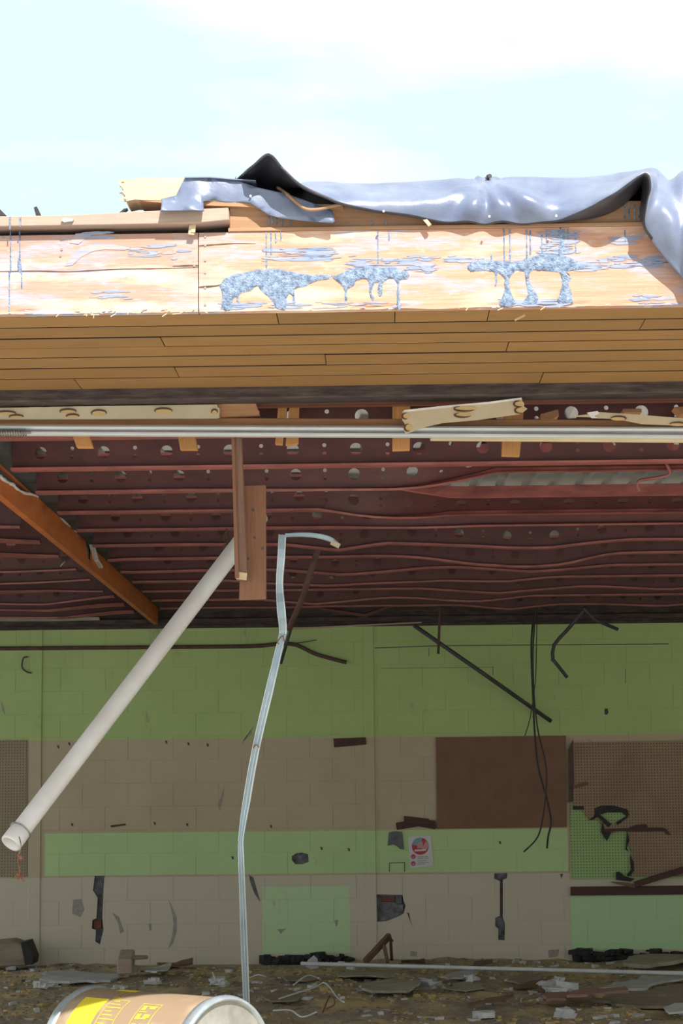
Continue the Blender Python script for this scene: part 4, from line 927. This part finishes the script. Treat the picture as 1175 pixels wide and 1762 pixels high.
cols = [ # rear, crest, middle, edge, tucked lip
 [(404,402,6.88),(404,310,6.86),(406,309.5,6.75),(408,308.5,6.68),(408,308,6.67)],
 [(432,402,6.88),(428,334,6.88),(428,316,6.74),(434,288,6.57),(435,287,6.565)],
 [(455,402,6.88),(450,340,6.88),(453,310,6.74),(462,269,6.545),(463,268,6.54)],
 [(482,402,6.88),(478,340,6.86),(480,318,6.72),(485,292,6.54),(487,293,6.535)],
 [(508,402,6.88),(503,330,6.84),(505,326,6.70),(508,313,6.54),(509,314,6.545)],
 [(530,402,6.88),(528,319,6.84),(526,326,6.69),(528,325,6.55),(528,327,6.56)],
 [(560,402,6.88),(560,318,6.83),(560,328,6.66),(560,339,6.565),(562,341,6.58)],
 [(590,402,6.88),(590,318,6.82),(590,333,6.64),(592,351,6.58),(593,353,6.61)],
 [(640,402,6.88),(640,319,6.80),(640,340,6.63),(642,361,6.60),(642,363,6.635)],
 [(700,402,6.88),(700,318,6.79),(700,340,6.62),(700,369,6.612),(700,370,6.635)],
 [(760,402,6.88),(760,315,6.78),(760,345,6.62),(760,378,6.62),(760,377,6.64)],
 [(800,402,6.88),(800,312,6.78),(805,345,6.60),(810,380,6.62),(810,378,6.64)],
 [(830,402,6.88),(826,308,6.78),(840,345,6.62),(860,381,6.62),(860,379,6.64)],
 [(880,402,6.88),(880,312,6.78),(890,340,6.59),(905,381,6.62),(905,379,6.64)],
 [(930,402,6.88),(930,312,6.79),(938,345,6.62),(955,379,6.61),(957,378,6.64)],
 [(990,402,6.88),(985,310,6.80),(985,340,6.62),(985,369,6.59),(1005,376,6.64)],
 [(1030,402,6.88),(1020,308,6.82),(1022,328,6.64),(1024,351,6.56),(1035,370,6.645)],
 [(1055,402,6.88),(1048,307,6.84),(1050,318,6.66),(1055,334,6.52),(1062,358,6.65)],
 [(1075,402,6.88),(1068,306,6.86),(1074,308,6.68),(1080,316,6.50),(1082,342,6.65)],
 [(1092,402,6.88),(1088,305,6.87),(1092,302,6.68),(1098,303,6.49),(1096,326,6.65)],
 [(1106,402,6.88),(1104,303,6.87),(1106,298,6.68),(1110,297.5,6.49),(1104,316,6.65)],
 [(1118,402,6.88),(1118,300,6.86),(1119,298,6.66),(1118,304,6.49),(1106,330,6.64)],
 [(1128,402,6.88),(1128,301,6.85),(1127,306,6.62),(1120,325,6.50),(1104,350,6.63)],
 [(1136,402,6.88),(1136,303,6.74),(1131,322,6.58),(1114,350,6.52),(1103,365,6.62)],
 [(1143,402,6.88),(1142,308,6.72),(1134,338,6.55),(1111,385,6.56),(1106,382,6.62)],
 [(1150,402,6.88),(1150,315,6.70),(1143,350,6.54),(1124,410,6.585),(1123,408,6.6)],
 [(1160,402,6.88),(1160,311,6.70),(1158,370,6.53),(1150,442,6.59),(1149,440,6.6)],
 [(1176,402,6.88),(1175,299,6.70),(1176,385,6.54),(1176,470,6.59),(1176,468,6.6)],
 [(1200,402,6.88),(1200,290,6.70),(1205,430,6.52),(1205,508,6.58),(1205,506,6.6)],
 [(1260,402,6.88),(1260,298,6.70),(1262,395,6.54),(1262,545,6.58),(1262,543,6.6)],
 [(1400,402,6.88),(1400,296,6.70),(1400,395,6.53),(1400,590,6.58),(1400,588,6.6)],
 [(1700,402,6.88),(1700,286,6.70),(1700,385,6.54),(1700,490,6.58),(1700,488,6.6)]]
C = [[at(*p) for p in c_] for c_ in cols]
ku, kv = 8, 7; rows = []
nu = (len(C)-1)*ku; nv = 4*kv
for i in range(nu + 1):
    cc = [crom([C[k][j] for k in range(len(C))], i/ku) for j in range(5)]
    rows.append([crom(cc, j/kv) for j in range(nv + 1)])
K0, K1 = at(838, 306, 6.65), at(1120, 330, 6.55)
q = MB(); vs = []
for i, r_ in enumerate(rows):
    for j, p in enumerate(r_):
        f = math.sin(math.pi * min(1, j/nv)) 
        dn = noise.noise(V((p.x*5, p.z*9, 2))) * .012 + noise.noise(V((p.x*14, p.z*14 + p.x*9, 5))) * .005
        an = math.atan2(p.z - K0.z, p.x - K0.x); ds = (p - K0).length
        dn += .016 * math.sin(an*9 + .6) * max(0, 1 - abs(ds - .16)/.22) if p.x < K1.x - .15 else .020 * math.sin((p.x - K1.x)*26 + p.z*10) * min(1, max(0, (p.x - K1.x + .02)*9))
        dn += .010 * noise.noise(V((p.x*3.2 + p.z*7, p.z*2, 9)))
        vs.append(p + V((0, -dn*f, dn*f*.25)))
fs = [(i*(nv+1)+j, i*(nv+1)+j+1, (i+1)*(nv+1)+j+1, (i+1)*(nv+1)+j) for i in range(nu) for j in range(nv)]
lip = [1 if (j >= 3*kv and i < 25*ku) else 0 for i in range(nu) for j in range(nv)]
q.add(vs, fs); o = q.obj('sheet', [M['membrane'], M['membrane_dark']], mbn, smooth=True); o.data.polygons.foreach_set('material_index', lip)
md = o.modifiers.new('t', 'SOLIDIFY'); md.thickness = .004; md.offset = 1; md.material_offset = 1; md.material_offset_rim = 0
q = MB(); q.tube(spline([at(x, y, Y_) for x, y, Y_ in ((478,323,6.69),(495,335,6.62),(512,350,6.59),(528,360,6.585),(548,360,6.585),(570,355,6.59),(590,351,6.6))], 5), [.006]*31, 6); q.obj('torn_fringe', M['nailer'], mbn, smooth=True)
q = MB(); q.tube([at(838, 308, 6.72), at(840, 304, 6.72), at(843, 303, 6.71)], .008, 8); q.obj('fastener', M['dark_steel'], mbn)
for x, y in ((431,337),(842,372),(957,371),(660,363)):
    q = MB(); p = at(x, y, 6.58 if x > 500 else 6.615); q.tube([p, p + V((0, .006, 0))], .0038, 10); q.obj('fastener', M['white_paper'], mbn)

# ------------------------------------------------------------------ fibre drum
RD, LD = .295, .80
yaw = R(-37)
dc = V((at(266, 1720, 9.0).x, 9.02, .405)); drm = thing('fibre_drum', (dc.x, dc.y, dc.z - RD), 'brown fibre drum with yellow labels and steel rims lying on its side', 'drum')
ax = V((math.cos(yaw), math.sin(yaw), 0)); rg = V((-math.sin(yaw), math.cos(yaw), 0)); UPV = V((0, 0, 1))
def dp(s_, ang, r): return dc + ax*s_ + (UPV*math.cos(ang) + rg*math.sin(ang))*r
def lathe(prof, name, m, n=64, cap=False):
    q = MB(); vs = []
    for s_, r in prof: vs += [dp(s_, 2*math.pi*k/n, r) for k in range(n)]
    fs = [(i*n+k, (i+1)*n+k, (i+1)*n+(k+1) % n, i*n+(k+1) % n) for i in range(len(prof)-1) for k in range(n)]
    if cap: fs.append(tuple((len(prof)-1)*n + k for k in range(n)))
    q.add(vs, fs); return q.obj(name, m, drm, smooth=True)
h = LD/2
lathe([(-h, RD), (-h*.5, RD), (0, RD), (h*.5, RD), (h, RD)], 'body', M['kraft'])
lathe([(-h-.01, RD-.01), (-h-.01, RD+.004), (-h+.005, RD+.011), (-h+.03, RD+.008), (-h+.035, RD)], 'rim', M['ring'])
lathe([(h-.045, RD), (h-.042, RD+.007), (h-.018, RD+.012), (h-.005, RD+.012), (h+.012, RD+.006), (h+.014, RD-.006), (h-.004, RD-.014)], 'locking_ring', M['ring'])
lathe([(h-.004, RD-.012), (h-.006, RD-.03), (h-.002, RD-.05), (h+.002, RD*.6), (h+.004, RD*.3), (h+.004, .01)], 'lid', M['lid'], cap=True)
lathe([(-h+.005, RD-.005), (-h+.006, .02)], 'bottom', M['kraft'])
def label(s0, s1, a0, a1, m, r=.0015, nm='label'):
    q = MB(); n = 12; vs = []
    for k in range(n+1):
        a = R(a0 + (a1-a0)*k/n); vs += [dp(s0, a, RD + r), dp(s1, a, RD + r)]
    q.add(vs, [(2*k, 2*k+1, 2*k+3, 2*k+2) for k in range(n)]); return q.obj(nm, M[m], drm, smooth=True)
# angles: 0 = top, negative = towards the camera
label(-.30, -.155, -75, -24, 'yellow'); label(-.21, -.09, -6, 4, 'yellow', .0012)
def outline(s0, s1, a0, a1, rows_):
    t = .005
    for args in ((s0, s0+t, a0, a1), (s1-t, s1, a0, a1), (s0, s1, a0, a0+1), (s0, s1, a1-1, a1)): label(*args, 'yellow_ink', .001, 'printed_frame')
    for k in range(rows_):
        a = a0 + (a1-a0)*(k+.5)/rows_; label(s0 + .012, s1 - .012 - .02*((k*7) % 3), a - .9, a + .5, 'yellow_ink', .001, 'printed_line')
outline(-.135, -.03, -75, -24, 12); outline(.06, .17, -75, -26, 7); outline(-.145, -.10, -22, -8, 3)
for k, a in enumerate((-32, -42, -52)): label(.075, .10, a-3, a+3, 'yellow_ink', .0012, 'printed_mark'); label(.115, .15, a-1, a+3, 'yellow_ink', .0012, 'printed_mark')

# ------------------------------------------------------------------ debris on the floor
def flz(px, py, extra=.0):
    p = atZ(px, py, .05)
    return V((p.x, min(p.y, 17.85), fl(p.x, min(p.y, 17.9)) + extra))
def slab(name, pts, t, m, label, cat, dz=.02, grp=None, tilt=None):
    P = []
    for i, (x, y) in enumerate(pts):
        p = atZ(x, y, .03 + dz); p.y = min(p.y, 17.9); P.append(p)
    Q = []
    for a_, b_ in zip(P, P[1:] + P[:1]):
        n_ = max(2, int((b_ - a_).length / .06))
        for k in range(n_):
            p = a_.lerp(b_, k/n_); jx = .022 if k else 0
            Q.append(p + V((noise.noise(p*23)*jx*1.4, noise.noise(p*23 + V((5, 5, 5)))*jx*3, 0)))
    P = Q; c = sum(P, V((0,0,0))) / len(P); base_ = fl(c.x, c.y); t = t * .6
    for p in P: p.z = base_ + dz + (noise.noise(V((p.x*2.5, p.y*2.5, 3)))*.03)
    q = MB(); q.prism(P, (0, 0, t)); o = q.obj(name, m); tag(o, label, cat, grp); return o
slab('drywall_sheet', [(68,1690),(85,1678),(118,1676),(122,1672),(130,1677),(200,1680),(206,1684),(190,1692),(120,1694)], .03, M['drywall'], 'large pale grey drywall sheet lying behind the drum', 'drywall')
slab('drywall_shard', [(243,1672),(255,1668),(296,1661),(292,1668),(270,1680),(250,1677)], .02, M['drywall_w'], 'pointed white drywall shard lying right of the broken post stump', 'drywall', .04)
q = MB(); a = flz(214, 1684, .1); q.bar(a, a + V((-.02, .35, .05)), .12, .12); q.bar(a + V((0, .1, .06)), a + V((.12, .3, .05)), .03, .1); tag(q.obj('post_stump', M['grey_wood'], bev=.01), 'broken grey post stump poking from the debris behind the drum', 'stump')
mnd = thing('roofing_sheet', at(25, 1660, 17.6), 'brown bent roofing panel with a black end leaning at the far left wall', 'panel')
q = MB(); q.prism([at(-300,1640,17.5), at(-20,1622,17.5), at(18,1618,17.5), at(38,1625,17.5), at(45,1662,17.5), at(-300,1672,17.5)], (0, .3, 0)); q.obj('sheet', M['ply'], mnd, bev=.01)
q = MB(); q.prism([at(36,1622,17.48), at(46,1620,17.48), at(57,1648,17.48), at(55,1660,17.48), at(46,1660,17.48)], (0, .3, 0)); q.obj('black_end', M['tar_clump'], mnd)
q = MB(); a, b_ = atZ(518, 1658, .1), atZ(1260, 1677, .1); q.tube([a, a + (b_-a)*.5, b_], .016, 12); tag(q.obj('white_tube', M['white_tube'], smooth=True), 'long thin white tube lying across the debris along the wall', 'tube')
q = MB(); q.prism([at(524,1662,17.2), at(530,1652,17.2), at(540,1644,17.2), at(546,1650,17.2), at(548,1668,17.2), at(536,1668,17.2)], (0, .03, 0)); tag(q.obj('plaster_shard', M['drywall']), 'upright pale plaster shard at the left end of the white tube', 'plaster')
tri_ = thing('leaning_timbers', at(650, 1655, 17.4), 'broken wooden frame leaning on the wall below the bricked hole', 'frame')
q = MB(); q.bar(at(628, 1655, 17.3), at(670, 1610, 17.6), .05, .04); q.obj('rail', M['old_wood'], tri_, bev=.003)
q = MB(); q.bar(at(661, 1628, 17.45), at(667, 1656, 17.3), .03, .03, (1, 0, 0)); q.obj('rail', M['old_wood'], tri_, bev=.003)
q = MB(); q.bar(at(672, 1618, 17.5), at(674, 1652, 17.4), .025, .03, (1, 0, 0)); q.obj('rail', M['brownboard'], tri_, bev=.003)
q = MB(); q.bar(at(668, 1612, 17.5), at(676, 1620, 17.5), .02, .03); q.obj('rail', M['brownboard'], tri_)
SL = [
 ('board_scrap', [(578,1672),(600,1668),(688,1664),(692,1670),(660,1676),(590,1678)], .02, 'green_board', 'grey green board lying just below the white tube at its left half', 'board', .03),
 ('board_scrap', [(620,1702),(630,1698),(720,1697),(724,1704),(700,1713),(640,1715),(622,1712)], .03, 'green_board', 'long grey green plank at the bottom centre of the debris', 'board', .04),
 ('sheet_scrap', [(757,1686),(770,1678),(815,1673),(822,1678),(800,1688),(770,1691)], .015, 'drywall', 'ragged grey sheet below the middle of the white tube', 'sheet', .03),
 ('sheet_scrap', [(768,1706),(780,1698),(830,1697),(828,1706),(800,1711)], .015, 'green_board', 'dull grey sheet right of the long grey green plank', 'sheet', .02),
 ('board_scrap', [(872,1690),(890,1680),(938,1676),(930,1684),(895,1694)], .02, 'ply', 'brown plywood scrap below the right half of the white tube', 'board', .03),
 ('red_plank', [(934,1725),(940,1719),(1010,1713),(1012,1719),(985,1726),(940,1730)], .03, 'pink_wood', 'shorter pinkish plank of the crossed pair at lower right', 'plank', .05),
 ('red_plank', [(975,1724),(985,1717),(1078,1710),(1082,1716),(1010,1725)], .03, 'pink_wood', 'longer pinkish plank of the crossed pair at lower right', 'plank', .09),
 ('plywood_sheet', [(1012,1726),(1090,1716),(1200,1695),(1200,1740),(1110,1740),(1060,1738)], .03, 'ply', 'large brown plywood sheet at the lower right corner', 'plywood', .02),
 ('drywall_sheet', [(1028,1702),(1060,1690),(1100,1686),(1140,1687),(1120,1694),(1110,1700),(1070,1703),(1060,1699)], .03, 'drywall', 'broken pale grey drywall piece above the plywood at right', 'drywall', .06),
 ('board_scrap', [(1072,1662),(1090,1652),(1200,1648),(1200,1656),(1100,1666)], .05, 'green_board', 'pale flat board at the wall foot below the lower green paint', 'board', .05),
 ('board_scrap', [(1100,1684),(1200,1676),(1200,1682),(1110,1690)], .02, 'drywall', 'thin grey strip just below the right end of the white tube', 'board', .04),
 ('board_scrap', [(690,1654),(730,1652),(731,1656),(692,1658)], .04, 'brownboard', 'dark flat board at the wall foot right of the broken frame', 'board', .03),
 ('board_scrap', [(815,1656),(845,1652),(848,1657),(818,1660)], .03, 'old_wood', 'brown wood scrap at the wall foot below the right wall slot', 'board', .03),
 ('sheet_scrap', [(1142,1738),(1160,1730),(1200,1728),(1200,1745),(1150,1746)], .02, 'drywall_w', 'white plaster sheet at the bottom right corner', 'sheet', .05),
 ('stick', [(800,1735),(835,1724),(884,1718),(884,1722),(840,1730),(806,1739)], .02, 'old_wood', 'dark stick lying at the bottom right of centre', 'stick', .05),
 ('board_scrap', [(885,1700),(925,1690),(938,1690),(915,1700),(890,1706)], .02, 'old_wood', 'dark brown scrap left of the white rubble heap', 'board', .03),
 ('board_scrap', [(270,1655),(330,1650),(332,1655),(275,1660)], .03, 'old_wood', 'brown lath at the wall foot behind the pointed drywall shard', 'lath', .04),
 ('board_scrap', [(485,1680),(520,1675),(560,1676),(540,1684),(495,1687)], .02, 'ply', 'brown scrap right of the standing grey strip', 'board', .03),
 ('board_scrap', [(450,1722),(480,1712),(530,1716),(500,1728),(465,1730)], .02, 'ply', 'brown scrap low down between the drum and the long plank', 'board', .03),
]
for nm, pts, t, mm, lab, cat, dz in SL: slab(nm, pts, t, M[mm], lab, cat, dz)
def chunk(px, py, r, m, label, nm='plaster_chunk', n=1, sd_=0):
    rnd = random.Random(int(px*7 + py)); q = MB(); p = flz(px, py, r*.4)
    for k in range(6): q.chip(p + V((rnd.uniform(-r, r)*.5, rnd.uniform(-r, r)*.5, rnd.uniform(0, r*.4))), r, rnd)
    tag(q.obj(nm, m), label, 'chunk')
chunk(265, 1692, .045, M['drywall_w'], 'white plaster chunk just above the drum rim'); chunk(75, 1701, .05, M['drywall_w'], 'white plaster chunk left of the drum')
chunk(20, 1661, .035, M['drywall_w'], 'white plaster lump at the far left below the bent panel'); chunk(375, 1695, .05, M['drywall_w'], 'white lump behind the right rim of the drum')
chunk(830, 1752, .05, M['drywall_w'], 'white plaster lump at the bottom edge right of centre'); chunk(975, 1752, .05, M['drywall_w'], 'white plaster lump at the bottom edge below the pinkish planks')
chunk(808, 1690, .04, M['drywall_w'], 'small white pile beside the ragged grey sheet'); chunk(740, 1702, .06, M['drywall'], 'grey white pile at the end of the long plank')
for k, (px, py, r_, lab) in enumerate(((942,1706,.05,'leftmost white plaster lump of the heap above the pinkish planks'),(956,1701,.05,'topmost white plaster lump of the heap above the pinkish planks'),(960,1711,.055,'lowest white plaster lump of the heap above the pinkish planks'),(976,1709,.05,'rightmost white plaster lump of the heap above the pinkish planks'))):
    rnd = random.Random(300 + k); q = MB(); p = flz(px, py, .04)
    for j in range(4): q.chip(p + V((rnd.uniform(-.03, .03), rnd.uniform(-.03, .03), rnd.uniform(0, .03))), r_, rnd)
    tag(q.obj('rubble_lump', M['drywall_w']), lab, 'lump', 'white rubble heap')
def clump(xa, xb, ya, yb, n, label, seed):
    rnd = random.Random(seed); q = MB()
    for k in range(n):
        t = (k + .5)/n; x = xa + (xb-xa)*t + rnd.uniform(-4, 4); hgt = (yb - ya) * (.45 + .55*abs(math.sin(t*9 + seed))); y = yb - rnd.uniform(0, hgt)
        q.chip(at(x, y, YW - .05), rnd.uniform(.03, .06), rnd)
    tag(q.obj('tar_clump', M['tar_clump']), label, 'tar', kind='stuff')
clump(990, 1165, 1634, 1652, 60, 'black burnt tar clumps along the wall foot under the right green paint', 1)
clump(455, 600, 1643, 1656, 45, 'black burnt tar along the wall foot under the green square', 2)
# loose wires on the floor
def fwire(pts, m, label, r=.006):
    P = [flz(x, y, .06 + .03*abs(math.sin(i*1.7))) for i, (x, y) in enumerate(pts)]; q = MB(); q.tube(spline(P, 6), r, 6); tag(q.obj('loose_wire', m, smooth=True), label, 'wire')
fwire([(480,1735),(510,1728),(540,1722),(560,1720),(580,1735),(592,1748)], M['white_tube'], 'thin white wire curling on the debris right of the drum')
fwire([(470,1750),(500,1752),(520,1757),(545,1756)], M['white_tube'], 'thin white wire at the bottom edge near the drum')
fwire([(505,1715),(530,1708),(552,1704),(548,1712)], M['white_tube'], 'short white wire above the curled wire'); fwire([(430,1692),(445,1698),(458,1697)], M['white_tube'], 'short wire beside the foot of the grey strip')
fwire([(372,1700),(366,1694),(372,1690)], M['white_tube'], 'looped wire behind the drum lid'); fwire([(555,1750),(568,1735),(576,1744),(562,1752)], M['wire'], 'reddish wire tangle right of the drum')
# countless crumbs
q = MB(); mi = []
def crumbs(n, slot, rmin, rmax, seed, bias):
    rnd = random.Random(seed)
    for k in range(n):
        y = rnd.uniform(11.5, 17.8); x = rnd.uniform(-4.2, 4.2)
        if bias and noise.noise(V((x*1.6 + seed*7, y*1.1, seed))) < bias: continue
        r = rmin + (rmax - rmin) * rnd.random()**3; q.chip((x, y, fl(x, y) + r*.15), r, rnd); mi.extend([slot]*6)
crumbs(2600, 0, .005, .035, 1, -.1); crumbs(5000, 1, .006, .028, 2, -.3); crumbs(6500, 2, .006, .026, 3, .02)
o = tag(q.obj('rubble', [M['chip_w'], M['chip_b'], M['chip_y']]), 'countless white, brown and yellow crumbs of rubble over the floor', 'rubble', kind='stuff')
o.data.polygons.foreach_set('material_index', mi)
